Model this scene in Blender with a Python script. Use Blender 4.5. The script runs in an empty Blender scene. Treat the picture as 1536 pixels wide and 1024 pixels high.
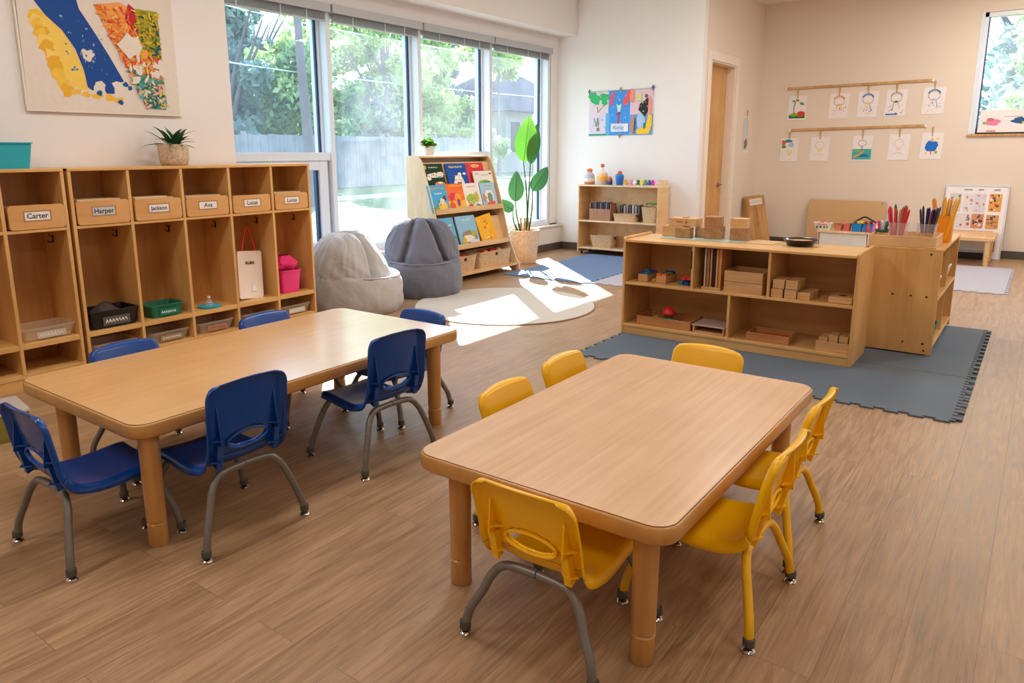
import bpy, math, random
import numpy as np
from mathutils import Vector, Matrix
R = math.radians
PI = math.pi
scene = bpy.context.scene
COL = scene.collection
rnd = random.Random(7)

# ------------------------------------------------------------------ helpers
def lin(c):
    return tuple((x / 255 / 12.92) if x / 255 <= 0.04045 else ((x / 255 + 0.055) / 1.055) ** 2.4 for x in c)

class MB:
    def __init__(s):
        s.v = []; s.f = []; s.fm = []; s.fc = []; s.m = 0; s.c = (1, 1, 1); s.T = Matrix()
    def add(s, vs, fs):
        n = len(s.v)
        T = s.T
        s.v += [tuple(T @ Vector(p)) for p in vs]
        s.f += [tuple(i + n for i in f) for f in fs]
        s.fm += [s.m] * len(fs); s.fc += [s.c] * len(fs)
        return s
    def box(s, x0, x1, y0, y1, z0, z1):
        vs = [(x, y, z) for z in (z0, z1) for y in (y0, y1) for x in (x0, x1)]
        return s.add(vs, [(0, 2, 3, 1), (4, 5, 7, 6), (0, 1, 5, 4), (2, 6, 7, 3), (0, 4, 6, 2), (1, 3, 7, 5)])
    def cbox(s, cx, cy, z0, w, d, h):
        return s.box(cx - w / 2, cx + w / 2, cy - d / 2, cy + d / 2, z0, z0 + h)
    def loft(s, loops, cap0=True, cap1=True, closed=True):
        n = len(loops[0]); vs = [p for l in loops for p in l]; fs = []
        for i in range(len(loops) - 1):
            for j in range(n if closed else n - 1):
                k = (j + 1) % n
                fs.append((i * n + j, i * n + k, (i + 1) * n + k, (i + 1) * n + j))
        if cap0: fs.append(tuple(reversed(range(n))))
        if cap1: fs.append(tuple((len(loops) - 1) * n + j for j in range(n)))
        return s.add(vs, fs)
    def lathe(s, prof, n=24, cx=0, cy=0, cap0=True, cap1=True):
        loops = [[(cx + r * math.cos(2 * PI * j / n), cy + r * math.sin(2 * PI * j / n), z) for j in range(n)] for r, z in prof]
        return s.loft(loops, cap0, cap1)
    def cyl(s, cx, cy, z0, z1, r, n=24):
        return s.lathe([(r, z0), (r, z1)], n, cx, cy)
    def tube(s, path, r, n=10, cap=True):
        pts = [Vector(p) for p in path]; loops = []
        t0 = (pts[1] - pts[0]).normalized()
        up = Vector((0, 0, 1)) if abs(t0.z) < 0.9 else Vector((1, 0, 0))
        a = t0.cross(up).normalized()
        for i, p in enumerate(pts):
            t = (pts[min(i + 1, len(pts) - 1)] - pts[max(i - 1, 0)]).normalized()
            a = (a - t * a.dot(t)).normalized(); b = t.cross(a)
            rr = r[i] if isinstance(r, (list, tuple)) else r
            loops.append([tuple(p + a * rr * math.cos(2 * PI * j / n) + b * rr * math.sin(2 * PI * j / n)) for j in range(n)])
        return s.loft(loops, cap, cap)
    def prism(s, poly, x0, x1):      # poly in (y,z), extruded along x
        return s.loft([[(x0, y, z) for y, z in poly], [(x1, y, z) for y, z in poly]])
    def slab(s, poly, z0, z1):       # poly in (x,y), extruded up
        return s.loft([[(x, y, z0) for x, y in poly], [(x, y, z1) for x, y in poly]])
    def ball(s, cx, cy, cz, rx, ry=None, rz=None, n=14, m=9):
        ry = ry or rx; rz = rz or rx
        loops = []
        for i in range(m + 1):
            a = -PI / 2 + PI * (0.02 + 0.96 * i / m)
            loops.append([(cx + rx * math.cos(a) * math.cos(2 * PI * j / n), cy + ry * math.cos(a) * math.sin(2 * PI * j / n), cz + rz * math.sin(a)) for j in range(n)])
        return s.loft(loops)

def rrect(w, d, r, z, cx=0, cy=0, k=5):
    out = []
    for qx, qy, a0 in ((1, 1, 0), (-1, 1, 90), (-1, -1, 180), (1, -1, 270)):
        for i in range(k + 1):
            a = R(a0 + 90 * i / k)
            out.append((cx + qx * (w / 2 - r) + r * math.cos(a), cy + qy * (d / 2 - r) + r * math.sin(a), z))
    return out

def catmull(P, n):
    P = [Vector(p) for p in P]; out = []
    Q = [P[0] * 2 - P[1]] + P + [P[-1] * 2 - P[-2]]
    for i in range(1, len(Q) - 2):
        for j in range(n):
            t = j / n
            out.append(0.5 * ((2 * Q[i]) + (-Q[i - 1] + Q[i + 1]) * t + (2 * Q[i - 1] - 5 * Q[i] + 4 * Q[i + 1] - Q[i + 2]) * t * t + (-Q[i - 1] + 3 * Q[i] - 3 * Q[i + 1] + Q[i + 2]) * t ** 3))
    out.append(P[-1])
    return out

def build(name, mb, mats, parent=None, loc=(0, 0, 0), rz=0, bevel=0, smooth=40, rot=None):
    me = bpy.data.meshes.new(name)
    me.from_pydata(mb.v, [], mb.f)
    if not isinstance(mats, (list, tuple)): mats = [mats]
    for m in mats: me.materials.append(m)
    if len(mats) > 1: me.polygons.foreach_set('material_index', mb.fm)
    if any(m.get('uses_col') for m in mats):
        at = me.color_attributes.new('Col', 'FLOAT_COLOR', 'CORNER')
        buf = []
        for p in me.polygons:
            c = mb.fc[p.index]
            buf += [c[0], c[1], c[2], 1.0] * p.loop_total
        at.data.foreach_set('color', buf)
    me.polygons.foreach_set('use_smooth', [True] * len(me.polygons))
    me.set_sharp_from_angle(angle=R(smooth))
    me.update()
    o = bpy.data.objects.new(name, me); COL.objects.link(o)
    o.location = loc; o.rotation_euler = rot if rot else (0, 0, rz)
    if parent: o.parent = parent
    if bevel:
        b = o.modifiers.new('bevel', 'BEVEL'); b.width = bevel; b.segments = 2; b.limit_method = 'ANGLE'; b.angle_limit = R(50)
    return o

def tag(o, label, cat, group=None):
    o['label'] = label; o['category'] = cat
    if group: o['group'] = group
    return o
def thing(name, label, cat, loc=(0, 0, 0), rz=0, group=None, rot=None):
    o = bpy.data.objects.new(name, None); COL.objects.link(o)
    o.empty_display_size = 0.1
    o.location = loc; o.rotation_euler = rot if rot else (0, 0, rz)
    return tag(o, label, cat, group)
def solo(name, mb, mats, label, cat, loc=(0, 0, 0), rz=0, group=None, bevel=0, smooth=40, rot=None):
    return tag(build(name, mb, mats, None, loc, rz, bevel, smooth, rot), label, cat, group)
def struct(name, mb, mats, parent=None, bevel=0, loc=(0, 0, 0)):
    o = build(name, mb, mats, parent, loc, 0, bevel)
    if not parent: o['kind'] = 'structure'
    return o
def dup(root, loc, rz, label, group=None):
    r = root.copy(); COL.objects.link(r); r.location = loc; r.rotation_euler = (0, 0, rz); r['label'] = label
    if group: r['group'] = group
    for ch in [o for o in scene.objects if o.parent == root]:
        c = ch.copy(); COL.objects.link(c); c.parent = r
        for g in [o for o in scene.objects if o.parent == ch]:
            d = g.copy(); COL.objects.link(d); d.parent = c
    return r

# ------------------------------------------------------------------ materials
def newmat(name):
    m = bpy.data.materials.new(name); m.use_nodes = True
    nt = m.node_tree; b = nt.nodes['Principled BSDF']
    return m, nt, b
def N(nt, t, **kw):
    n = nt.nodes.new(t)
    for k, v in kw.items():
        if k.startswith('i_'):
            key = k[2:].replace('_', ' ')
            n.inputs[key].default_value = v
        else: setattr(n, k, v)
    return n
def plain(name, c, rough=0.5, metal=0, noise=0.06, scale=8, bump=0, coat=0, spec=0.5, sheen=0):
    m, nt, b = newmat(name)
    L = nt.links.new
    b.inputs['Roughness'].default_value = rough; b.inputs['Metallic'].default_value = metal
    b.inputs['Coat Weight'].default_value = coat; b.inputs['Specular IOR Level'].default_value = spec
    b.inputs['Sheen Weight'].default_value = sheen
    c = lin(c)
    tc = N(nt, 'ShaderNodeTexCoord'); nz = N(nt, 'ShaderNodeTexNoise', i_Scale=scale, i_Detail=4.0)
    L(tc.outputs['Object'], nz.inputs['Vector'])
    mx = N(nt, 'ShaderNodeMix', data_type='RGBA')
    mx.inputs[6].default_value = (*[x * (1 - noise) for x in c], 1); mx.inputs[7].default_value = (*[min(1, x * (1 + noise)) for x in c], 1)
    L(nz.outputs['Fac'], mx.inputs[0]); L(mx.outputs[2], b.inputs['Base Color'])
    if bump:
        n2 = N(nt, 'ShaderNodeTexNoise', i_Scale=scale * 6, i_Detail=3.0); L(tc.outputs['Object'], n2.inputs['Vector'])
        bp = N(nt, 'ShaderNodeBump', i_Strength=bump, i_Distance=0.01); L(n2.outputs['Fac'], bp.inputs['Height']); L(bp.outputs[0], b.inputs['Normal'])
    return m
def wood(name, c1, c2, axis='x', fine=26, rough=0.38, coat=0.15, knots=False):
    m, nt, b = newmat(name); L = nt.links.new
    tc = N(nt, 'ShaderNodeTexCoord'); mp = N(nt, 'ShaderNodeMapping')
    sc = {'x': (1.2, fine, fine), 'y': (fine, 1.2, fine), 'z': (fine, fine, 1.2)}[axis]
    mp.inputs['Scale'].default_value = sc
    L(tc.outputs['Object'], mp.inputs['Vector'])
    nz = N(nt, 'ShaderNodeTexNoise', i_Scale=1.0, i_Detail=6.0, i_Distortion=0.6, i_Roughness=0.6)
    L(mp.outputs[0], nz.inputs['Vector'])
    big = N(nt, 'ShaderNodeTexNoise', i_Scale=2.2, i_Detail=2.0); L(tc.outputs['Object'], big.inputs['Vector'])
    ad = N(nt, 'ShaderNodeMath', operation='MULTIPLY_ADD'); L(big.outputs['Fac'], ad.inputs[0]); ad.inputs[1].default_value = 0.7; 
    mu = N(nt, 'ShaderNodeMath', operation='MULTIPLY'); L(nz.outputs['Fac'], mu.inputs[0]); mu.inputs[1].default_value = 0.9
    L(mu.outputs[0], ad.inputs[2])
    cr = N(nt, 'ShaderNodeValToRGB'); L(ad.outputs[0], cr.inputs[0])
    cr.color_ramp.elements[0].position = 0.55; cr.color_ramp.elements[0].color = (*lin(c2), 1)
    cr.color_ramp.elements[1].position = 1.05; cr.color_ramp.elements[1].color = (*lin(c1), 1)
    L(cr.outputs[0], b.inputs['Base Color'])
    b.inputs['Roughness'].default_value = rough; b.inputs['Coat Weight'].default_value = coat; b.inputs['Coat Roughness'].default_value = 0.2
    bp = N(nt, 'ShaderNodeBump', i_Strength=0.06, i_Distance=0.002); L(nz.outputs['Fac'], bp.inputs['Height']); L(bp.outputs[0], b.inputs['Normal'])
    return m
def colmat(name, rough=0.7, noise=0.18, scale=60, spec=0.3):
    m, nt, b = newmat(name); L = nt.links.new
    at = N(nt, 'ShaderNodeAttribute', attribute_name='Col')
    tc = N(nt, 'ShaderNodeTexCoord'); nz = N(nt, 'ShaderNodeTexNoise', i_Scale=scale, i_Detail=3.0); L(tc.outputs['Object'], nz.inputs['Vector'])
    mr = N(nt, 'ShaderNodeMapRange'); mr.inputs[1].default_value = 0.3; mr.inputs[2].default_value = 0.7; mr.inputs[3].default_value = 1 - noise; mr.inputs[4].default_value = 1.0
    L(nz.outputs['Fac'], mr.inputs[0])
    mx = N(nt, 'ShaderNodeMix', data_type='RGBA', blend_type='MULTIPLY'); mx.inputs[0].default_value = 1.0
    L(at.outputs['Color'], mx.inputs[6]); L(mr.outputs[0], mx.inputs[7]); L(mx.outputs[2], b.inputs['Base Color'])
    b.inputs['Roughness'].default_value = rough; b.inputs['Specular IOR Level'].default_value = spec
    m['uses_col'] = True
    return m
def clearmat(name, c, alpha, rough=0.08):
    m = bpy.data.materials.new(name); m.use_nodes = True; nt = m.node_tree; nt.nodes.clear(); L = nt.links.new
    out = N(nt, 'ShaderNodeOutputMaterial'); pr = N(nt, 'ShaderNodeBsdfPrincipled'); tr = N(nt, 'ShaderNodeBsdfTransparent'); mx = N(nt, 'ShaderNodeMixShader')
    pr.inputs['Base Color'].default_value = (*lin(c), 1); pr.inputs['Roughness'].default_value = rough
    lw = N(nt, 'ShaderNodeLayerWeight'); pw = N(nt, 'ShaderNodeMath', operation='POWER'); pw.inputs[1].default_value = 3.0; ad = N(nt, 'ShaderNodeMath', operation='MULTIPLY_ADD', use_clamp=True); ad.inputs[1].default_value = .6; ad.inputs[2].default_value = alpha
    L(lw.outputs['Facing'], pw.inputs[0]); L(pw.outputs[0], ad.inputs[0]); L(ad.outputs[0], mx.inputs[0]); L(tr.outputs[0], mx.inputs[1]); L(pr.outputs[0], mx.inputs[2]); L(mx.outputs[0], out.inputs[0])
    return m
def wicker(name, c1, c2, s=55):
    m, nt, b = newmat(name); L = nt.links.new
    tc = N(nt, 'ShaderNodeTexCoord'); mp = N(nt, 'ShaderNodeMapping'); mp.inputs['Scale'].default_value = (s, s, s * 1.6)
    L(tc.outputs['Object'], mp.inputs['Vector'])
    vo = N(nt, 'ShaderNodeTexVoronoi', i_Scale=1.0); L(mp.outputs[0], vo.inputs['Vector'])
    cr = N(nt, 'ShaderNodeValToRGB'); L(vo.outputs['Distance'], cr.inputs[0])
    cr.color_ramp.elements[0].position = 0.25; cr.color_ramp.elements[0].color = (*lin(c1), 1)
    cr.color_ramp.elements[1].position = 0.85; cr.color_ramp.elements[1].color = (*lin(c2), 1)
    L(cr.outputs[0], b.inputs['Base Color']); b.inputs['Roughness'].default_value = 0.8
    bp = N(nt, 'ShaderNodeBump', i_Strength=0.8, i_Distance=0.006); bp.invert = True; L(vo.outputs['Distance'], bp.inputs['Height']); L(bp.outputs[0], b.inputs['Normal'])
    return m
def fabric(name, c, s=3.0):
    m, nt, b = newmat(name); L = nt.links.new
    tc = N(nt, 'ShaderNodeTexCoord')
    nz = N(nt, 'ShaderNodeTexNoise', i_Scale=s, i_Detail=3.0, i_Distortion=1.2); L(tc.outputs['Object'], nz.inputs['Vector'])
    wv = N(nt, 'ShaderNodeTexNoise', i_Scale=350.0, i_Detail=1.0); L(tc.outputs['Object'], wv.inputs['Vector'])
    c = lin(c); mx = N(nt, 'ShaderNodeMix', data_type='RGBA'); mx.inputs[6].default_value = (*[x * .88 for x in c], 1); mx.inputs[7].default_value = (*[x * 1.1 for x in c], 1)
    L(nz.outputs['Fac'], mx.inputs[0]); L(mx.outputs[2], b.inputs['Base Color'])
    b.inputs['Roughness'].default_value = 0.85; b.inputs['Sheen Weight'].default_value = 0.3
    b1 = N(nt, 'ShaderNodeBump', i_Strength=0.35, i_Distance=0.05); L(nz.outputs['Fac'], b1.inputs['Height'])
    b2 = N(nt, 'ShaderNodeBump', i_Strength=0.2, i_Distance=0.002); L(wv.outputs['Fac'], b2.inputs['Height']); L(b1.outputs[0], b2.inputs['Normal']); L(b2.outputs[0], b.inputs['Normal'])
    return m

M = {}
M['wall'] = plain('wall_paint', (233, 228, 226), 0.75, noise=0.02, scale=3, bump=0.03)
M['wall2'] = plain('beige_wall_paint', (225, 210, 194), 0.75, noise=0.02, scale=3, bump=0.03)
M['ceil'] = plain('ceiling_paint', (238, 234, 228), 0.85, noise=0.01)
M['trimw'] = plain('trim_paint', (232, 220, 206), 0.5, noise=0.02)
M['base'] = plain('baseboard_vinyl', (82, 74, 66), 0.5)
M['alu'] = plain('white_aluminium', (222, 228, 238), 0.35, noise=0.02)
M['alug'] = plain('grey_aluminium', (168, 170, 176), 0.35, noise=0.03)
M['gasket'] = plain('dark_gasket', (28, 52, 88), 0.35)
M['blind'] = plain('blind_grey', (176, 178, 182), 0.4, noise=0.03)
M['maple'] = wood('maple_cabinet', (224, 178, 114), (202, 150, 86), 'z', 14)
M['maplex'] = wood('maple_shelf', (226, 178, 110), (202, 150, 84), 'x', 14)
M['mapley'] = wood('maple_shelf_y', (228, 182, 118), (208, 156, 92), 'y', 14)
M['mapleb'] = wood('maple_back', (208, 152, 86), (176, 118, 58), 'z', 10)
M['mapleb2'] = wood('maple_back_light', (226, 176, 116), (204, 150, 92), 'y', 10)
M['birch'] = wood('birch_ply', (234, 206, 168), (214, 180, 136), 'z', 12)
M['birchx'] = wood('birch_ply_x', (230, 190, 138), (208, 162, 108), 'x', 12)
M['lamR'] = wood('laminate_pale', (222, 180, 136), (204, 156, 110), 'x', 34, 0.36, 0.1)
M['lamL'] = wood('laminate_warm', (230, 182, 122), (216, 166, 104), 'x', 34, 0.26, 1.0)
M['edge'] = wood('table_edge_maple', (206, 152, 82), (184, 128, 60), 'x', 12, 0.32, 0.3)
M['tleg'] = wood('table_leg_maple', (206, 152, 86), (176, 120, 60), 'z', 20, 0.32, 0.3)
M['seam'] = plain('edge_seam', (110, 70, 36), 0.5)
M['block'] = wood('block_wood', (222, 180, 128), (192, 142, 90), 'y', 30, 0.5, 0)
M['blockd'] = wood('block_wood_brown', (190, 140, 92), (148, 100, 60), 'x', 30, 0.55, 0)
M['trayw'] = wood('tray_wood', (200, 140, 84), (158, 100, 52), 'y', 20, 0.45, 0.1)
M['namew'] = wood('name_box_wood', (224, 172, 110), (200, 144, 82), 'x', 8, 0.42, 0.1)
M['doorw'] = wood('door_veneer', (214, 162, 94), (188, 132, 68), 'z', 8, 0.35, 0.2)
M['tan'] = plain('tan_board', (204, 164, 116), 0.7, noise=0.05, scale=3)
M['plank'] = wood('pine_plank', (214, 170, 110), (172, 122, 66), 'z', 30, 0.6, 0)
M['bluep'] = plain('blue_plastic', (0, 66, 144), 0.28, noise=0.05, scale=3, coat=0.1)
M['yelp'] = plain('yellow_plastic', (250, 190, 0), 0.3, noise=0.04, scale=3, coat=0.1)
M['legg'] = plain('grey_leg_paint', (124, 118, 110), 0.35, metal=0.35, noise=0.05)
M['legy'] = plain('yellow_leg_paint', (240, 184, 10), 0.35, noise=0.08)
M['capd'] = plain('dark_leg_cap', (74, 72, 64), 0.5)
M['chrome'] = plain('chrome', (205, 200, 195), 0.15, metal=1.0, noise=0.02)
M['steel'] = plain('brushed_steel', (150, 150, 150), 0.3, metal=1.0)
M['iron'] = plain('dark_hook_metal', (70, 62, 56), 0.35, metal=0.9)
M['teal'] = plain('teal_plastic', (36, 168, 190), 0.35)
M['pot'] = plain('speckled_pot', (196, 176, 150), 0.6, noise=0.75, scale=60)
M['soil'] = plain('soil', (70, 48, 34), 0.9, bump=0.5)
M['leafd'] = plain('leaf_dark_green', (54, 96, 42), 0.4, noise=0.3, scale=20)
M['wpot'] = plain('white_ceramic', (238, 236, 230), 0.3)
M['wick'] = wicker('wicker', (234, 204, 162), (176, 132, 88), 95)
M['wickp'] = wicker('wicker_planter', (240, 214, 180), (190, 146, 108), 85)
M['bag1'] = fabric('beanbag_light_grey', (172, 168, 168), 4.5)
M['bag2'] = fabric('beanbag_dark_grey', (98, 98, 110), 4.5)
M['rug'] = plain('rug_wool', (206, 198, 186), 0.95, noise=0.1, scale=120, bump=0.4)
M['rugedge'] = plain('rug_binding', (150, 122, 96), 0.9)
M['foam'] = plain('foam_slate', (94, 106, 118), 0.75, noise=0.05, scale=90, bump=0.35)
M['foamb'] = plain('foam_blue', (104, 128, 162), 0.75, noise=0.04, scale=90, bump=0.3)
M['foaml'] = plain('foam_lilac_grey', (178, 174, 182), 0.8, noise=0.05, scale=90, bump=0.3)
M['foamd'] = plain('foam_edge_dark', (44, 46, 52), 0.8)
M['art'] = colmat('paint_and_paper', noise=.05, scale=30)
M['plasc'] = colmat('coloured_plastic', 0.35, 0.05, 10, 0.5)
M['cloth'] = plain('dark_cloth', (70, 62, 56), 0.9, bump=0.6, noise=0.3, scale=20)
M['blackp'] = plain('black_plastic', (24, 24, 26), 0.35)
M['greenp'] = plain('green_plastic', (16, 112, 84), 0.35)
M['pinkp'] = plain('pink_plastic', (232, 44, 130), 0.4)
M['pinkc'] = plain('pink_cloth', (232, 40, 116), 0.7, noise=0.3, scale=20, bump=0.6)
M['redc'] = plain('red_strap', (214, 22, 30), 0.5)
M['bagw'] = plain('white_vinyl_bag', (232, 214, 200), 0.25, noise=0.03)
M['clear'] = clearmat('clear_plastic', (226, 206, 180), 0.22)
M['clearw'] = clearmat('clear_cup', (235, 230, 235), 0.16)
M['orangep'] = plain('orange_plastic', (242, 150, 24), 0.35)
M['cream'] = plain('cream_laminate', (222, 218, 208), 0.5)
M['pans'] = plain('dark_pan', (30, 34, 40), 0.25)
M['glassmat'] = plain('frosted_mat', (176, 206, 200), 0.2, noise=0.05)
M['paperw'] = plain('white_paper', (240, 234, 232), 0.7, noise=0.02)
M['grass'] = plain('lawn', (98, 110, 72), 0.9, noise=0.25, scale=3)
M['path'] = plain('concrete_path', (160, 158, 154), 0.9)
M['fence'] = wood('fence_board', (136, 136, 140), (110, 110, 114), 'z', 3, 0.8, 0)
M['bark'] = plain('bark', (104, 98, 104), 0.9, noise=0.3, scale=4)
M['roof'] = plain('roof_shingle', (58, 62, 76), 1.0, spec=0.0, noise=0.2, scale=6)
M['siding'] = plain('house_siding', (150, 150, 152), 0.8)

def floor_mat():
    m, nt, b = newmat('floor_vinyl_plank'); L = nt.links.new
    tc = N(nt, 'ShaderNodeTexCoord')
    br = N(nt, 'ShaderNodeTexBrick', i_Scale=1.0, i_Mortar_Size=0.0012, i_Brick_Width=1.25, i_Row_Height=0.19, i_Mortar_Smooth=0.3, i_Bias=0.0)
    br.offset = 0.37; br.offset_frequency = 2
    br.inputs['Color1'].default_value = (0.0, 0.0, 0.0, 1); br.inputs['Color2'].default_value = (1, 1, 1, 1); br.inputs['Mortar'].default_value = (0.5, 0.5, 0.5, 1)
    L(tc.outputs['Object'], br.inputs['Vector'])
    # grain, shifted plank by plank
    cb = N(nt, 'ShaderNodeCombineXYZ'); mlt = N(nt, 'ShaderNodeMath', operation='MULTIPLY'); mlt.inputs[1].default_value = 37.0
    L(br.outputs['Color'], mlt.inputs[0]); L(mlt.outputs[0], cb.inputs[0]); L(mlt.outputs[0], cb.inputs[2])
    va = N(nt, 'ShaderNodeVectorMath', operation='ADD'); L(tc.outputs['Object'], va.inputs[0]); L(cb.outputs[0], va.inputs[1])
    mp = N(nt, 'ShaderNodeMapping'); mp.inputs['Scale'].default_value = (1.6, 17, 1); L(va.outputs[0], mp.inputs['Vector'])
    nz = N(nt, 'ShaderNodeTexNoise', i_Scale=1.0, i_Detail=7.0, i_Roughness=0.62, i_Distortion=2.2); L(mp.outputs[0], nz.inputs['Vector'])
    mp2 = N(nt, 'ShaderNodeMapping'); mp2.inputs['Scale'].default_value = (4, 170, 1); L(va.outputs[0], mp2.inputs['Vector'])
    n2 = N(nt, 'ShaderNodeTexNoise', i_Scale=1.0, i_Detail=3.0); L(mp2.outputs[0], n2.inputs['Vector'])
    s1 = N(nt, 'ShaderNodeMath', operation='MULTIPLY_ADD'); L(n2.outputs['Fac'], s1.inputs[0]); s1.inputs[1].default_value = 0.44; L(nz.outputs['Fac'], s1.inputs[2])
    s2 = N(nt, 'ShaderNodeMath', operation='MULTIPLY_ADD'); L(br.outputs['Color'], s2.inputs[0]); s2.inputs[1].default_value = 0.10; L(s1.outputs[0], s2.inputs[2])
    cr = N(nt, 'ShaderNodeValToRGB'); L(s2.outputs[0], cr.inputs[0])
    cr.color_ramp.elements[0].position = 0.54; cr.color_ramp.elements[0].color = (*lin((138, 106, 74)), 1)
    cr.color_ramp.elements[1].position = 0.98; cr.color_ramp.elements[1].color = (*lin((184, 148, 112)), 1)
    mx = N(nt, 'ShaderNodeMix', data_type='RGBA', blend_type='MULTIPLY'); mx.inputs[7].default_value = (0.6, 0.55, 0.5, 1)
    L(br.outputs['Fac'], mx.inputs[0]); L(cr.outputs[0], mx.inputs[6]); L(mx.outputs[2], b.inputs['Base Color'])
    b.inputs['Roughness'].default_value = 0.36; b.inputs['Specular IOR Level'].default_value = 0.5
    rr = N(nt, 'ShaderNodeMapRange'); L(s1.outputs[0], rr.inputs[0]); rr.inputs[1].default_value = 0.4; rr.inputs[2].default_value = 0.9; rr.inputs[3].default_value = 0.30; rr.inputs[4].default_value = 0.46
    L(rr.outputs[0], b.inputs['Roughness'])
    bp = N(nt, 'ShaderNodeBump', i_Strength=0.35, i_Distance=0.004); L(s1.outputs[0], bp.inputs['Height']); L(bp.outputs[0], b.inputs['Normal'])
    return m
M['floor'] = floor_mat()

def glass_mat():
    m = bpy.data.materials.new('window_glass'); m.use_nodes = True; nt = m.node_tree; nt.nodes.clear(); L = nt.links.new
    out = N(nt, 'ShaderNodeOutputMaterial'); tr = N(nt, 'ShaderNodeBsdfTransparent'); gl = N(nt, 'ShaderNodeBsdfGlossy', i_Roughness=0.02); mx = N(nt, 'ShaderNodeMixShader')
    tr.inputs[0].default_value = (0.93, 0.96, 0.97, 1)
    lw = N(nt, 'ShaderNodeLayerWeight'); pw = N(nt, 'ShaderNodeMath', operation='POWER'); pw.inputs[1].default_value = 4.0; ml = N(nt, 'ShaderNodeMath', operation='MULTIPLY_ADD'); ml.inputs[1].default_value = .45; ml.inputs[2].default_value = .025
    L(lw.outputs['Facing'], pw.inputs[0]); L(pw.outputs[0], ml.inputs[0]); L(ml.outputs[0], mx.inputs[0]); L(tr.outputs[0], mx.inputs[1]); L(gl.outputs[0], mx.inputs[2]); 
    tl = N(nt, 'ShaderNodeBsdfTranslucent'); tl.inputs[0].default_value = (.88, .94, 1, 1); m2 = N(nt, 'ShaderNodeMixShader'); tcg = N(nt, 'ShaderNodeTexCoord'); ng = N(nt, 'ShaderNodeTexNoise', i_Scale=1.6, i_Detail=4.0); mg = N(nt, 'ShaderNodeMapRange')  # translucent share mixed into the pane imitates glare haze over the view
    L(tcg.outputs['Object'], ng.inputs['Vector']); L(ng.outputs['Fac'], mg.inputs[0]); mg.inputs[1].default_value = .3; mg.inputs[2].default_value = .7; mg.inputs[3].default_value = .022; mg.inputs[4].default_value = .05; L(mg.outputs[0], m2.inputs[0])
    L(mx.outputs[0], m2.inputs[1]); L(tl.outputs[0], m2.inputs[2]); L(m2.outputs[0], out.inputs[0])
    return m
M['glass'] = glass_mat()
def foliage_mat(name, c1, c2, tr=0.5):
    m, nt, b = newmat(name); L = nt.links.new
    tc = N(nt, 'ShaderNodeTexCoord'); nz = N(nt, 'ShaderNodeTexNoise', i_Scale=0.9, i_Detail=5.0); L(tc.outputs['Object'], nz.inputs['Vector'])
    cr = N(nt, 'ShaderNodeValToRGB'); L(nz.outputs['Fac'], cr.inputs[0])
    cr.color_ramp.elements[0].position = 0.38; cr.color_ramp.elements[0].color = (*lin(c1), 1); cr.color_ramp.elements[1].position = 0.62; cr.color_ramp.elements[1].color = (*lin(c2), 1)
    L(cr.outputs[0], b.inputs['Base Color']); b.inputs['Roughness'].default_value = 0.6
    t = N(nt, 'ShaderNodeBsdfTranslucent'); L(cr.outputs[0], t.inputs[0]); mx = N(nt, 'ShaderNodeMixShader'); mx.inputs[0].default_value = tr
    L(b.outputs[0], mx.inputs[1]); L(t.outputs[0], mx.inputs[2]); L(mx.outputs[0], nt.nodes['Material Output'].inputs[0])
    return m
M['fol1'] = foliage_mat('foliage_spruce', (92, 120, 120), (160, 184, 174))
M['fol2'] = foliage_mat('foliage_lime', (136, 162, 92), (200, 218, 148))
M['fol3'] = foliage_mat('foliage_mid', (108, 140, 98), (178, 202, 144))
M['plantleaf'] = foliage_mat('plant_leaf', (84, 142, 48), (136, 190, 78), 0.4)
M['plantdark'] = foliage_mat('plant_leaf_dark', (40, 88, 52), (74, 126, 72), 0.25)

# ------------------------------------------------------------------ text
def text_geo(s, size, bold=0.0):
    cu = bpy.data.curves.new('lettering', 'FONT'); cu.body = s; cu.size = size; cu.align_x = 'CENTER'; cu.align_y = 'CENTER'; cu.offset = bold
    cu.resolution_u = 3
    o = bpy.data.objects.new('lettering_tmp', cu); COL.objects.link(o)
    dg = bpy.context.evaluated_depsgraph_get(); me = o.evaluated_get(dg).to_mesh()
    vs = [(v.co.x, v.co.y) for v in me.vertices]; fs = [tuple(p.vertices) for p in me.polygons]
    o.evaluated_get(dg).to_mesh_clear(); bpy.data.objects.remove(o); bpy.data.curves.remove(cu)
    return vs, fs

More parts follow.
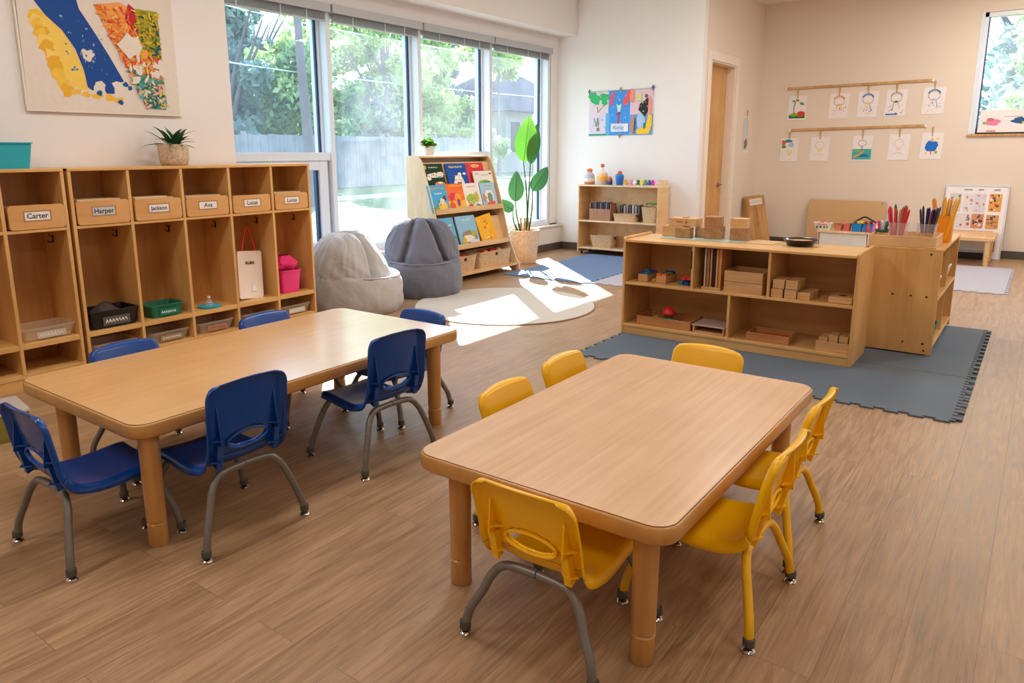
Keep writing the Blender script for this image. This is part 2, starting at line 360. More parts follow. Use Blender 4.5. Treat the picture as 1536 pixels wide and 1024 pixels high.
class Art(MB):           # flat coloured pieces in the plane x-z, facing -y
    def __init__(s, y=0.0):
        super().__init__(); s.y = y; s.lay = 0; s.sub = 0; s.rd = random.Random(3)
    def poly(s, pts, c, up=True):
        if up: s.lay += 1
        s.sub += 1; yy = s.y - 0.00035 * s.lay - 0.00002 * s.sub
        s.c = lin(c); n = len(pts)
        ar = sum(pts[i][0] * pts[(i + 1) % n][1] - pts[(i + 1) % n][0] * pts[i][1] for i in range(n))
        if ar < 0: pts = pts[::-1]
        s.add([(x, yy, z) for x, z in pts], [tuple(range(n))])
    def rect(s, x0, x1, z0, z1, c): s.poly([(x0, z0), (x1, z0), (x1, z1), (x0, z1)], c)
    def blob(s, cx, cz, rx, rz, c, n=14, j=0.25, up=True):
        s.poly([(cx + rx * (1 + s.rd.uniform(-j, j)) * math.cos(2 * PI * i / n), cz + rz * (1 + s.rd.uniform(-j, j)) * math.sin(2 * PI * i / n)) for i in range(n)], c, up)
    def stroke(s, pts, w, c, up=True):
        if up: s.lay += 1
        for i in range(len(pts) - 1):
            (x0, z0), (x1, z1) = pts[i], pts[i + 1]; d = math.hypot(x1 - x0, z1 - z0) or 1e-6
            nx, nz = -(z1 - z0) / d * w / 2, (x1 - x0) / d * w / 2
            s.poly([(x0 - nx, z0 - nz), (x1 - nx, z1 - nz), (x1 + nx, z1 + nz), (x0 + nx, z0 + nz)], c, False)
    def arc(s, cx, cz, rx, rz, a0, a1, w, c, n=10):
        s.stroke([(cx + rx * math.cos(R(a0 + (a1 - a0) * i / n)), cz + rz * math.sin(R(a0 + (a1 - a0) * i / n))) for i in range(n + 1)], w, c)
    def speck(s, x0, x1, z0, z1, n, cols, r=0.004):
        s.lay += 1
        for _ in range(n):
            k = s.rd.uniform(.5, 1.6)
            s.blob(s.rd.uniform(x0, x1), s.rd.uniform(z0, z1), r * k, r * s.rd.uniform(.5, 1.6), s.rd.choice(cols), 7, .3, False)
    def text(s, t, size, cx, cz, c, bold=0):
        s.lay += 1; s.c = lin(c); vs, fs = text_geo(t, size, bold)
        s.add([(x + cx, s.y - 0.00035 * (s.lay + 1) - 0.00002 * s.sub, z + cz) for x, z in vs], fs)

# ------------------------------------------------------------------ room shell
YW = 6.13        # face of the window wall
XP = 9.9; XF = 12.4; YD = 3.865; CE = 3.74
mb = MB(); mb.box(-2.8, 12.6, -3.2, 6.5, -0.1, 0); struct('floor', mb, M['floor'])
mb = MB(); mb.box(-2.8, 12.6, -3.2, 6.5, CE, CE + .1); struct('ceiling', mb, M['ceil'])
mb = MB(); mb.box(-2.8, 3.80, 5.56, 6.4, 0, CE); struct('wall_left', mb, M['wall'])
# window wall: low wall with ledge, header, soffit, end piece
mb = MB()
mb.box(3.80, XP, 6.03, 6.4, 0, 0.36); mb.box(3.80, XP, YW, 6.4, 0.36, 0.40)
mb.box(3.80, XP, YW, 6.4, 2.93, 3.17); mb.box(3.80, XP, 5.81, 6.4, 3.17, CE); mb.box(9.70, XP, YW, 6.4, 0.36, 2.93)
mb.box(3.80, 3.96, YW, 6.4, .4, 2.93)
struct('wall_window', mb, M['wall'])
mb = MB(); mb.box(3.80, XP, 6.005, 6.13, 0.36, 0.385); struct('trim_1', mb, M['trimw'], bevel=.006)
mb = MB(); mb.box(XP, XP + .12, YD, 6.5, 0, CE); struct('wall_poster', mb, M['wall'])
mb = MB(); mb.box(XP + .12, 10.20, YD, YD + .3, 0, CE); mb.box(11.22, XF, YD, YD + .3, 0, CE); mb.box(10.20, 11.22, YD, YD + .3, 2.72, CE); mb.box(10.1, 11.3, YD + .3, YD + .4, 0, CE)
struct('wall_door', mb, M['wall2'])
mb = MB()
mb.box(XF, XF + .25, 0.95, YD + .3, 0, CE); mb.box(XF, XF + .25, -3.2, -1.3, 0, CE); mb.box(XF, XF + .25, -1.3, .95, 0, 1.70); mb.box(XF, XF + .25, -1.3, .95, 3.30, CE)
struct('wall_far', mb, M['wall2'])
mb = MB(); mb.box(-2.8, XF, -3.2, -3.05, 0, CE); struct('wall_right', mb, M['wall'])
mb = MB(); mb.box(-2.9, -2.75, -3.2, 5.6, 0, CE); struct('wall_behind', mb, M['wall'])
mb = MB(); mb.box(3.80, XP, 6.012, 6.03, 0, .11); struct('baseboard_window', mb, M['base'])
mb = MB(); mb.box(XP - .018, XP, YD, 6.012, 0, .11); struct('baseboard_poster', mb, M['base'])
mb = MB(); mb.box(XF - .018, XF, -3.05, YD, 0, .11); struct('baseboard_far', mb, M['base'])
mb = MB(); mb.box(-2.7, 3.82, 5.542, 5.56, 0, .11); struct('baseboard_left', mb, M['base'])
mb = MB(); mb.box(11.42, XF - .018, YD - .018, YD, 0, .11); struct('baseboard_door', mb, M['base'])
# door
mb = MB(); mb.box(10.20, 11.22, YD + .13, YD + .175, .01, 2.72); door = struct('door_1', mb, M['doorw'])
mb = MB()
mb.box(10.10, 10.205, YD - .02, YD + .0, 0, 2.83); mb.box(11.215, 11.33, YD - .02, YD, 0, 2.83); mb.box(10.205, 11.215, YD - .02, YD, 2.715, 2.83)
mb.box(10.20, 10.225, YD, YD + .13, 0, 2.72); mb.box(11.195, 11.22, YD, YD + .13, 0, 2.72); mb.box(10.225, 11.195, YD, YD + .13, 2.695, 2.72)
struct('door_frame', mb, M['trimw'], door, .004)
mb = MB(); mb.T = Matrix.Translation((11.08, YD + .13, .99)) @ Matrix.Rotation(R(90), 4, 'X')
mb.cyl(0, 0, 0, .012, .032); mb.cyl(0, 0, .012, .055, .012)
mb.T = Matrix(); mb.tube([(11.08, YD + .075, .99), (11.02, YD + .072, .99), (10.95, YD + .075, .985)], .011)
struct('door_handle', mb, M['steel'], door)
# windows
mull = [3.98, 5.39, 6.79, 8.20, 9.65]
for i in range(4):
    a, b = mull[i], mull[i + 1]
    mb = MB()
    mb.box(b - .03, b + .03, 6.13, 6.36, .40, 2.93)
    if i == 0: mb.box(a - .02, a + .04, 6.13, 6.36, .40, 2.93)
    l = a + (.04 if i == 0 else .03)
    mb.box(l, b - .03, 6.15, 6.36, .40, .47); mb.box(l, b - .03, 6.15, 6.36, 2.86, 2.93)
    mb.box(b - .055, b - .03, 6.235, 6.36, .47, 2.86); mb.box(l, l + .02, 6.235, 6.36, .47, 2.86)
    if i in (0, 2): mb.box(l, b - .03, 6.15, 6.36, 1.42, 1.505)
    w = struct('window_%d' % (i + 1), mb, M['alu'], bevel=.004)
    mb = MB(); mb.box(l, b - .03, 6.285, 6.291, .45, 2.88); struct('window_pane', mb, M['glass'], w)
    mb = MB(); mb.box(b - .078, b - .055, 6.26, 6.284, .47, 2.86); struct('gasket', mb, M['gasket'], w)
    if i == 0:
        mb = MB()
        mb.box(b - .17, b - .055, 6.17, 6.26, .47, 1.42); mb.box(l + .02, l + .1, 6.17, 6.26, .47, 1.42); mb.box(l + .1, b - .17, 6.17, 6.26, 1.32, 1.42); mb.box(l + .1, b - .17, 6.17, 6.26, .47, .56)
        s_ = struct('hopper_sash', mb, M['alu'], w, .006)
        mb = MB(); mb.box(b - .2, b - .17, 6.2, 6.24, .56, 1.32); struct('gasket', mb, M['gasket'], s_)
# far window
mb = MB()
mb.box(XF + .02, XF + .14, .88, .95, 1.70, 3.3); mb.box(XF + .02, XF + .14, -1.3, -1.23, 1.70, 3.3); mb.box(XF + .02, XF + .14, -1.3, .95, 3.24, 3.3)
mb.box(XF - .005, XF + .02, .925, .965, 1.68, 3.3)
w5 = struct('window_5', mb, M['alu'], bevel=.003)
mb = MB(); mb.box(XF + .02, XF + .16, -1.23, .88, 1.70, 1.775); struct('bottom_rail', mb, M['blackp'], w5)
mb = MB(); mb.box(XF - .03, XF + .02, -1.33, .975, 1.672, 1.70); struct('window_sill', mb, M['plank'], w5)
mb = MB(); mb.box(XF + .08, XF + .086, -1.23, .88, 1.77, 3.24); struct('window_pane', mb, M['glass'], w5)
mb = MB(); mb.box(XF + .06, XF + .08, .865, .88, 1.77, 3.24); struct('gasket', mb, M['gasket'], w5)
# blinds
for i in range(4):
    a, b = mull[i] + (.0 if i else -.02), mull[i + 1] - .02
    which = ['above the leftmost tall window', 'above the second tall window from the left', 'above the window behind the bookshelf', 'above the tall window nearest the corner'][i]
    t = thing('venetian_blind', 'raised grey venetian blind ' + which, 'blind', ((a + b) / 2, 6.09, 2.9), 0, 'raised window blinds')
    hw = (b - a) / 2 - .004
    mb = MB(); mb.box(-hw, hw, -.045, .035, .0, .085); build('headrail', mb, M['blind'], t, bevel=.004)
    mb = MB()
    for k in range(8): mb.box(-hw + .03, hw - .03, -.005, .03, -.068 + k * .0085, -.0655 + k * .0085)
    build('slat_stack', mb, M['blind'], t)
    mb = MB(); mb.box(-hw + .03, hw - .03, -.003, .028, -.088, -.073); build('bottom_rail', mb, M['blind'], t, bevel=.002)
    for sx in (-.55, .15, .6):
        mb = MB(); mb.box(sx * hw - .004, sx * hw + .004, -.008, -.005, -.10, 0); build('ladder_tape', mb, M['alu'], t)

# ------------------------------------------------------------------ furniture: tables
def make_table(name, L_, W_, H_, lam, label, loc, legs):
    t = thing(name, label, 'table', loc)
    mb = MB(); r = .075
    mb.loft([rrect(L_ - .012, W_ - .012, r, H_ - .058), rrect(L_, W_, r, H_ - .050), rrect(L_, W_, r, H_ - .008), rrect(L_ - .006, W_ - .006, r, H_ - .002), rrect(L_ - .02, W_ - .02, r, H_ - .001)])
    build('edge_band', mb, M['edge'], t, smooth=60)
    mb = MB(); mb.loft([rrect(L_ - .014, W_ - .014, r - .006, H_ - .004), rrect(L_ - .014, W_ - .014, r - .006, H_ + .0002)]); build('seam_line', mb, M['seam'], t)
    mb = MB(); mb.loft([rrect(L_ - .018, W_ - .018, r - .008, H_ - .004), rrect(L_ - .018, W_ - .018, r - .008, H_ + .001)]); build('tabletop', mb, lam, t)
    for lx, ly in legs:
        mb = MB(); q = .037
        mb.lathe([(q - .003, 0), (q, .004), (q, .092), (q - .004, .096), (q - .004, .100), (q, .104), (q + .002, H_ - .058)], 28)
        build('leg', mb, M['tleg'], t, (lx, ly, 0))
    return t
make_table('activity_table', 1.575, .945, .49, M['lamR'], 'pale maple-topped rectangular table ringed by yellow chairs', (2.518, 1.172, 0), [(-.695, -.365), (-.695, .335), (.69, -.365), (.69, .335)])
make_table('activity_table', 1.90, 1.02, .52, M['lamL'], 'long warm maple-topped table ringed by blue chairs', (2.185, 3.065, 0), [(-.865, -.435), (-.845, .31), (.755, -.49 + .03), (.80, .38)])

# ------------------------------------------------------------------ chairs
def make_chair(label, shell, legm, hs, ht, loc, rz, group, lean=.245):
    t = thing('stacking_chair', label, 'chair', loc, rz, group)
    prof = [(0, .205, hs - .045), (0, .205, hs - .012), (0, .175, hs + .002), (0, .05, hs - .008), (0, -.08, hs - .010), (0, -.145, hs + .006), (0, -.178, hs + .055), (0, -.192, hs + .12), (0, -.192 - (lean - .192) * .45, hs + (ht - hs) * .72), (0, -lean, ht)]
    P = catmull(prof, 7); n = len(P)
    acc = [0]
    for i in range(1, n): acc.append(acc[-1] + (P[i] - P[i - 1]).length)
    tot = acc[-1]; S = [tot * i / 84 for i in range(85)]
    C = []
    for s in S:
        k = max(i for i in range(n) if acc[i] <= s + 1e-9); k = min(k, n - 2); f = (s - acc[k]) / (acc[k + 1] - acc[k]); C.append(P[k].lerp(P[k + 1], f))
    nu = 45; r = .055
    def pt(i, j):
        c = C[i]; d = (C[min(i + 1, 84)] - C[max(i - 1, 0)]).normalized()
        nrm = Vector((0, -d.z, d.y))           # to the back / underside
        s = S[i]; W = .168 + .012 * min(1, max(0, (s - .15) / .15))
        for e in (tot - s, s):
            if e < r: W -= r - math.sqrt(max(0, r * r - (r - e) ** 2))
        u = -1 + 2 * j / (nu - 1); a = abs(u)
        fl = .030 * max(0, (a - .86) / .14) ** 2
        etop = max(0, 1 - (tot - s) / .022); fl = max(fl, .022 * etop ** 2)
        bl = min(1, max(0, (s / tot - .32) / .3)); bl = bl * bl * (3 - 2 * bl)
        v = c + Vector((u * W, 0, 0)) + nrm * (fl + .010 * (1 - a * a) * (1 - bl) - .018 * a * a * bl)
        if s > tot * .6: v.z += .014 * (1 - a ** 2) * (s / tot)
        return v
    V = [[pt(i, j) for j in range(nu)] for i in range(85)]
    sz = [i for i in range(85) if C[i].y < -.17 and C[i].z > hs + .03][0]
    # opening in the lower back
    hi = S[sz] + .055; ax, as_ = .086, .033
    def inside(s, x): return ((s - hi) / as_) ** 2 + (x / ax) ** 2
    def grid(i0, i1, hole):
        idx = {}; vs = []; fs = []
        for i in range(i0, i1):
            for j in range(nu - 1):
                sc_ = (S[i] + S[i + 1]) / 2; xc = (V[i][j].x + V[i][j + 1].x) / 2
                if hole and inside(sc_, xc) < 1: continue
                q = []
                for a, b in ((i, j), (i, j + 1), (i + 1, j + 1), (i + 1, j)):
                    if (a, b) not in idx:
                        idx[(a, b)] = len(vs); p = V[a][b].copy()
                        if hole:
                            k = inside(S[a], p.x)
                            if .55 < k < 1.55:
                                f = 1 / math.sqrt(k); fx = p.x * f; ds = (S[a] - hi) * f + hi
                                kk = min(83, max(0, int(ds / tot * 84))); fr = ds / tot * 84 - kk
                                cc = C[kk].lerp(C[kk + 1], fr); off = p - C[a]; p = Vector((fx, cc.y + off.y, cc.z + off.z))
                        vs.append(tuple(p))
                    q.append(idx[(a, b)])
                fs.append(tuple(q))
        m_ = MB(); m_.add(vs, fs); return m_
    for nm, m_ in (('seat', grid(0, sz, False)), ('backrest', grid(sz, 84, True))):
        o = build(nm, m_, shell, t, smooth=80); so = o.modifiers.new('solid', 'SOLIDIFY'); so.thickness = .006; so.offset = 0
        if nm == 'backrest': bk = o
    # rim of the opening and the ribs on the back of the shell
    path = []
    for k in range(29):
        a = 2 * PI * k / 28; s = hi + as_ * 1.08 * math.sin(a); kk = int(s / tot * 84); cc = C[kk].lerp(C[kk + 1], s / tot * 84 - kk)
        path.append((ax * 1.05 * math.cos(a), cc.y - .003, cc.z))
    mb = MB(); mb.tube(path, .0055, 6, False); build('handle_rim', mb, shell, bk)
    for sx in (-1, 1):
        mb = MB(); x = sx * .128
        yb = lambda z: -.178 - (lean - .185) * max(0, (z - hs - .05)) / (ht - hs) - .004
        z0, z1, z2, z3 = hs - .02, hs + .10, hs + .12, hs + (ht - hs) * .74
        mb.prism([(yb(hs) + .02, hs + .01), (yb(z0) - .004, z0 + .02), (yb(z1) - .018, z1), (yb(z1) + .012, z1)], x - .012, x + .012)
        mb.prism([(yb(z1) + .01, z1 - .01), (yb(z1) - .03, z1), (yb(z3), z3), (yb(z3) + .01, z3)], x - .003, x + .003)
        mb.slab([(x - .032, yb(z2) + .006), (x + .032, yb(z2) + .006), (x, yb(z2) - .024)], z2 - .004, z2 + .002)
        mb.slab([(x - .030, yb(z0) + .006), (x + .030, yb(z0) + .006), (x, yb(z0) - .024)], hs + .03, hs + .036)
        build('rib', mb, shell, bk)
    for sy in (-1, 1):
        for sx in (-1, 1):
            p = [(sx * .002, sy * .150, hs - .028), (sx * .08, sy * .152, hs - .030), (sx * .125, sy * .158, hs - .040), (sx * .158, sy * .170, hs - .078), (sx * .178, sy * .183, hs - .125), (sx * .215, sy * .205, .09), (sx * .228, sy * .212, .030)]
            mb = MB(); mb.tube(catmull(p, 5), .0145, 12); lg = build('leg', mb, legm, t, smooth=80)
            mb = MB(); mb.T = Matrix.Translation((sx * .230, sy * .213, 0))
            mb.m = 0; mb.lathe([(.0165, .045), (.0185, .042), (.0185, .020), (.012, .017), (.007, .012)], 14)
            mb.m = 1; mb.lathe([(.020, 0), (.021, .004), (.017, .009), (.007, .013)], 16)
            build('foot_glide', mb, [M['capd'], M['chrome']], lg)
    return t
gy = 'yellow chairs around the pale table'; gb = 'blue chairs around the long table'
make_chair('yellow plastic chair with grey legs at the near end of pale table', M['yelp'], M['legg'], .285, .565, (1.82, 1.085, 0), -PI / 2, gy)
cB = make_chair('yellow chair with yellow legs at right side of pale table, nearest of two', M['yelp'], M['legy'], .295, .61, (2.28, .775, 0), 0, gy)
dup(cB, (2.80, .80, 0), 0, 'yellow chair with yellow legs at right side of pale table, farther of two')
cC = make_chair('yellow chair tucked in at left side of pale table, nearer of two', M['yelp'], M['legy'], .27, .535, (2.41, 1.50, 0), PI, gy)
dup(cC, (2.93, 1.53, 0), PI, 'yellow chair tucked in at left side of pale table, farther of two')
dup(cC, (3.25, 1.26, 0), PI / 2, 'yellow chair at the far end of pale table facing the open shelf')
cE = make_chair('blue chair at near side of long table, beside its front corner leg', M['bluep'], M['legg'], .325, .66, (1.585, 2.57, 0), 0, gb, .212)
dup(cE, (2.445, 2.59, 0), R(-4), 'blue chair at near side of long table, closest to the pale table')
make_chair('blue chair at left end of long table, seen from its side', M['bluep'], M['legg'], .305, .60, (1.21, 2.87, 0), -PI / 2, gb, .225)
cI = make_chair('blue chair at far side of long table, in front of Harper cubby', M['bluep'], M['legg'], .29, .555, (1.77, 3.43, 0), PI, gb)
dup(cI, (2.62, 3.43, 0), PI, 'blue chair at far side of long table, in front of pink bin cubby')
dup(cI, (2.99, 2.94, 0), PI / 2, 'blue chair at right end of long table, near the round rug')

# ------------------------------------------------------------------ cubbies
def rail_unit(label, x0, bays, pitch, y0=5.15, y1=5.54, H_=1.41):
    n = bays; W = n * pitch
    t = thing('cubby_unit', label, 'cabinet', (x0, y0, 0), 0)
    th = .022; D = y1 - y0
    for k in (0, n):
        xx = k * pitch - (0 if k == 0 else th)
        mb = MB(); mb.box(xx, xx + th, 0, D, 0, H_); build('side_panel', mb, M['maple'], t, bevel=.003)
    for k in range(1, n):
        mb = MB(); mb.box(k * pitch - th / 2, k * pitch + th / 2, 0.0, D - .01, .1, H_ - .02); build('divider', mb, M['maple'], t, bevel=.002)
    mb = MB(); mb.box(0, W, -.004, D, H_ - .02, H_ + .002); build('top_panel', mb, M['maplex'], t, bevel=.004)
    for z, z2 in ((1.01, 1.03), (.265, .30), (.075, .105)):
        mb = MB(); mb.box(th, W - th, .002, D - .01, z, z2); build('shelf', mb, M['maplex'], t, bevel=.002)
    mb = MB(); mb.box(th, W - th, .006, .024, .0, .08); build('kick_board', mb, M['maplex'], t)
    mb = MB(); mb.box(th, W - th, D - .012, D, .08, H_ - .02); build('back_panel', mb, M['mapleb'], t)
    for k in range(n):
        for sx, xx in ((-1, (k + 1) * pitch - th / 2 if k < n - 1 else W - th), (1, k * pitch + th / 2 if k else th)):
            mb = MB(); y = .22
            mb.box(min(xx, xx + sx * .004), max(xx, xx + sx * .004), y - .008, y + .008, .91, .965)
            mb.tube([(xx + sx * .004, y, .925), (xx + sx * .022, y - .012, .918), (xx + sx * .04, y - .022, .922), (xx + sx * .045, y - .026, .938)], .0035, 6)
            mb.tube([(xx + sx * .004, y, .955), (xx + sx * .026, y - .012, .962), (xx + sx * .032, y - .016, .975)], .003, 6)
            build('coat_hook', mb, M['iron'], t)
    return t
rail_unit('five-bay maple cubby unit below the canvas, carrying the potted plant', 2.241, 5, .4002)
rail_unit('maple cubby unit at left edge, carrying the teal bin', 2.218 - 3 * .385, 3, .385)

def name_box(x0, x1, z1, who, label, papers=0, foil=False):
    t = thing('name_box', label, 'wooden box', ((x0 + x1) / 2, 5.165, 1.031), 0, 'named wooden boxes in the cubbies')
    w = x1 - x0; h = z1 - 1.031
    mb = MB(); f = []
    for y in (-.018, 0):
        f.append([(x, y, z + h / 2) for x, z, _ in rrect(w, h, .022, 0)])
    mb.loft(f); build('front_plate', mb, M['namew'], t, bevel=.003)
    mb = MB(); mb.box(-w / 2 + .01, -w / 2 + .02, 0, .28, .004, h - .012); mb.box(w / 2 - .02, w / 2 - .01, 0, .28, .004, h - .012); mb.box(-w / 2 + .02, w / 2 - .02, 0, .28, .004, .014); mb.box(-w / 2 + .02, w / 2 - .02, .27, .28, .014, h - .012)
    build('box_body', mb, M['birchx'], t)
    a = Art(-.0185); cz = h * .55
    a.rect(-.083, .083, cz - .034, cz + .034, (176, 128, 84)); a.rect(-.074, .074, cz - .026, cz + .026, (196, 198, 202) if foil else (232, 228, 226)); a.text(who, .046 if len(who) < 7 else .040, 0, cz, (40, 36, 34), .0007)
    build('name_label', a, M['art'], t)
    for k in range(papers):
        mb = MB(); mb.box(-w / 2 + .03 + .01 * k, w / 2 - .035 - .03 * k, .03 + .03 * k, .26, h - .012, h + .008 + .006 * k); build('folder', mb, M['birch'], t)
    return t
name_box(1.862, 2.196, 1.185, 'Carter', 'wooden name box labelled Carter')
name_box(2.272, 2.628, 1.192, 'Harper', 'wooden name box labelled Harper on a shiny tag', 1, True)
name_box(2.668, 3.022, 1.182, 'Jackson', 'wooden name box labelled Jackson', 2)
name_box(3.062, 3.42, 1.178, 'Ava', 'wooden name box labelled Ava', 1)
name_box(3.462, 3.815, 1.170, 'Lucas', 'wooden name box labelled Lucas, above the white bag')
name_box(3.864, 4.205, 1.168, 'Lucas', 'wooden name box labelled Lucas, above the pink bin', 1)
mb_ = name_box(1.475, 1.80, 1.17, 'Carter', 'wooden name box half cut by left edge of view') if False else None

def bin_mb(w, d, h, tap, t=.004, r=.02, rim=.008):
    mb = MB(); w0, d0 = w - 2 * tap, d - 2 * tap
    mb.loft([rrect(w0, d0, r, 0), rrect(w, d, r, h - .008), rrect(w + 2 * rim, d + 2 * rim, r + rim, h - .008), rrect(w + 2 * rim, d + 2 * rim, r + rim, h), rrect(w - 2 * t, d - 2 * t, r, h), rrect(w0 - 2 * t, d0 - 2 * t, r, t)])
    return mb
def plastic_bin(name, label, cat, loc, w, d, h, mat, tap=.015, tagc=None, fill=None, group=None, rz=0, scrib=(240, 240, 236)):
    t = thing(name, label, cat, loc, rz, group)
    build('bin_body', bin_mb(w, d, h, tap), mat, t, smooth=50)
    if tagc:
        a = Art(-d / 2 + tap * .5 - .009); rr = random.Random(int(loc[0] * 100)); a.rect(-w * .26, w * .3, h * .16, h * .66, tagc)
        x = -w * .2
        while x < w * .22:
            a.stroke([(x, h * .3 + rr.uniform(0, .1) * h), (x + w * .02, h * .5), (x + w * .045, h * .32)], h * .045, scrib); x += w * .065
        build('name_tag', a, M['art'], t)
    return t
S2 = .301; S3 = .1055
tray_g = 'clear trays in the bottom row of cubbies'
plastic_bin('plastic_tray', 'clear ribbed tray on the shelf below the Carter box', 'tray', (2.03, 5.30, S2), .32, .24, .085, M['clear'], .02, (206, 190, 170))
b_ = plastic_bin('storage_bin', 'black bin with dark cloth and grey tag below the Harper box', 'bin', (2.455, 5.29, S2), .34, .25, .125, M['blackp'], .015, (96, 90, 84))
mb = MB(); rr = random.Random(5)
pts = []
for i in range(9):
    pts.append([(-.09 + .2 * i / 8, -.08 + .16 * j / 8, .06 + .07 * math.sin(PI * i / 8) * math.sin(PI * j / 8) + rr.uniform(-.008, .008)) for j in range(9)])
mb.loft(pts, False, False, False); solo('folded_cloth', mb, M['cloth'], 'dark grey cloth heaped inside the black bin', 'cloth', (2.44, 5.30, S2 + .035), 0, smooth=80)
plastic_bin('storage_bin', 'green bin with handwritten tag below the Jackson box', 'bin', (2.855, 5.28, S2), .25, .2, .095, M['greenp'], .015, (30, 120, 92))
t = thing('bubble_set', 'teal lid holding a small clear bottle below the Ava box', 'toy', (3.235, 5.24, S2))
mb = MB(); mb.lathe([(.085, 0), (.09, .006), (.09, .014), (.082, .016)], 28); build('lid', mb, M['teal'], t)
mb = MB(); mb.lathe([(.028, .0165), (.03, .03), (.018, .05), (.01, .062), (.01, .075)], 16); build('bottle', mb, M['clearw'], t)
mb = MB(); mb.cyl(0, 0, .0755, .088, .012, 14); build('cap', mb, M['wpot'], t)
for x, lab, c in ((2.45, 'empty clear tray in the bottom row below the black bin', None), (2.86, 'clear tray with white scribble in bottom row below the green bin', (170, 140, 110)), (3.25, 'clear tray with red scribble in bottom row below the teal lid', (170, 130, 100)), (3.655, 'empty clear tray in bottom row below the white bag', None), (4.04, 'clear tray with white tag in bottom row below the pink bin', (214, 206, 196))):
    plastic_bin('plastic_tray', lab, 'tray', (x, 5.30, S3), .31, .24, .085, M['clear'], .02, c, group=tray_g, scrib=(220, 40, 60) if 'red' in lab else (246, 246, 240))
# white bag
t = thing('carry_bag', 'white vinyl bag with red handle standing in the fifth cubby', 'bag', (3.64, 5.27, S2), 0, rot=(R(-6), R(5), 0))
mb = MB(); w, h = .235, .40; f = []
for y, e in ((-.018, .012), (-.022, 0), (.016, 0), (.020, .012)):
    f.append([(x, y, z + h / 2) for x, z, _ in rrect(w - e, h - e, .022, 0)])
mb.loft(f); build('bag_body', mb, M['bagw'], t, smooth=60)
mb = MB(); mb.tube(catmull([(-.055, 0, h - .005), (-.045, 0, h + .07), (-.012, 0, h + .185), (.004, 0, h + .19), (.02, 0, h + .17), (.06, 0, h + .05), (.07, 0, h - .005)], 5), .0075, 8); build('handle', mb, M['redc'], t)
a = Art(-.0225); a.text('ALMA', .035, .0, .30, (70, 60, 55), .001); build('lettering', a, M['art'], t)
a = Art(-.0225); a.poly([(.0, .06), (.06, .06), (.045, .10), (.03, .13), (.015, .10)], (250, 248, 246)); build('printed_mark', a, M['art'], t)
mb = MB(); mb.tube(catmull([(0, 0, 0), (.01, -.01, .1), (-.005, .0, .2), (.01, .01, .30)], 5), .02, 10); solo('rolled_scarf', mb, M['redc'], 'red cloth squeezed between white bag and cubby divider', 'cloth', (3.485, 5.40, S2), smooth=80)
# pink bin with cloth
t = plastic_bin('storage_bin', 'pink bin below the Lucas box in the last cubby', 'bin', (4.02, 5.29, S2), .215, .2, .20, M['pinkp'], .018)
mb = MB(); rr = random.Random(8); ps = []
for k in range(30):
    a_ = 2 * PI * k / 30; ps.append([((.04 + .075 * math.sin(PI * j / 9)) * math.cos(a_) * (1 + .2 * math.sin(5 * a_ + j)) + rr.uniform(-.006, .006), (.04 + .06 * math.sin(PI * j / 9)) * math.sin(a_) * (1 + .2 * math.sin(4 * a_)), .02 + .15 * j / 9 + rr.uniform(-.008, .008)) for j in range(10)])
mb.loft(ps + [ps[0]], False, False, False); solo('bundled_jacket', mb, M['pinkc'], 'crumpled hot pink jacket stuffed in the pink bin', 'clothing', (4.02, 5.29, S2 + .15), smooth=80)
# on top
plastic_bin('storage_bin', 'teal plastic bin on top of cubbies at left edge', 'bin', (1.89, 5.36, 1.412), .40, .25, .165, M['teal'], .02)
def leaf_pts(L, W, base, az, el, droop, fold=.25, n=8, m=5):
    rows = []; p = Vector(base); e = el
    d = L / n
    for i in range(n + 1):
        t_ = i / n; w = W * math.sin(PI * min(1, t_ ** .8 * .97 + .03)) + .0015
        side = Vector((-math.sin(az), math.cos(az), 0)); f = Vector((math.cos(az) * math.cos(e), math.sin(az) * math.cos(e), math.sin(e))); up = side.cross(f) * -1
        rows.append([tuple(p + side * w * (2 * j / (m - 1) - 1) + up * fold * w * abs(2 * j / (m - 1) - 1)) for j in range(m)])
        p = p + f * d; e -= droop / n
    return rows
t = thing('potted_plant', 'spiky green plant in speckled pot on top of cubbies', 'plant', (3.115, 5.35, 1.412))
mb = MB(); mb.lathe([(.085, 0), (.098, .012), (.108, .05), (.11, .155), (.102, .158), (.1, .13), (0.01, .128)], 28, cap1=True); build('pot', mb, M['pot'], t)
mb = MB(); rr = random.Random(2)
for k in range(34):
    mb.loft(leaf_pts(rr.uniform(.13, .23), .019, (rr.uniform(-.03, .03), rr.uniform(-.03, .03), .135), rr.uniform(0, 2 * PI), rr.uniform(.35, 1.35), rr.uniform(.4, 1.3)), False, False, False)
build('leaves', mb, M['plantdark'], t, smooth=80)
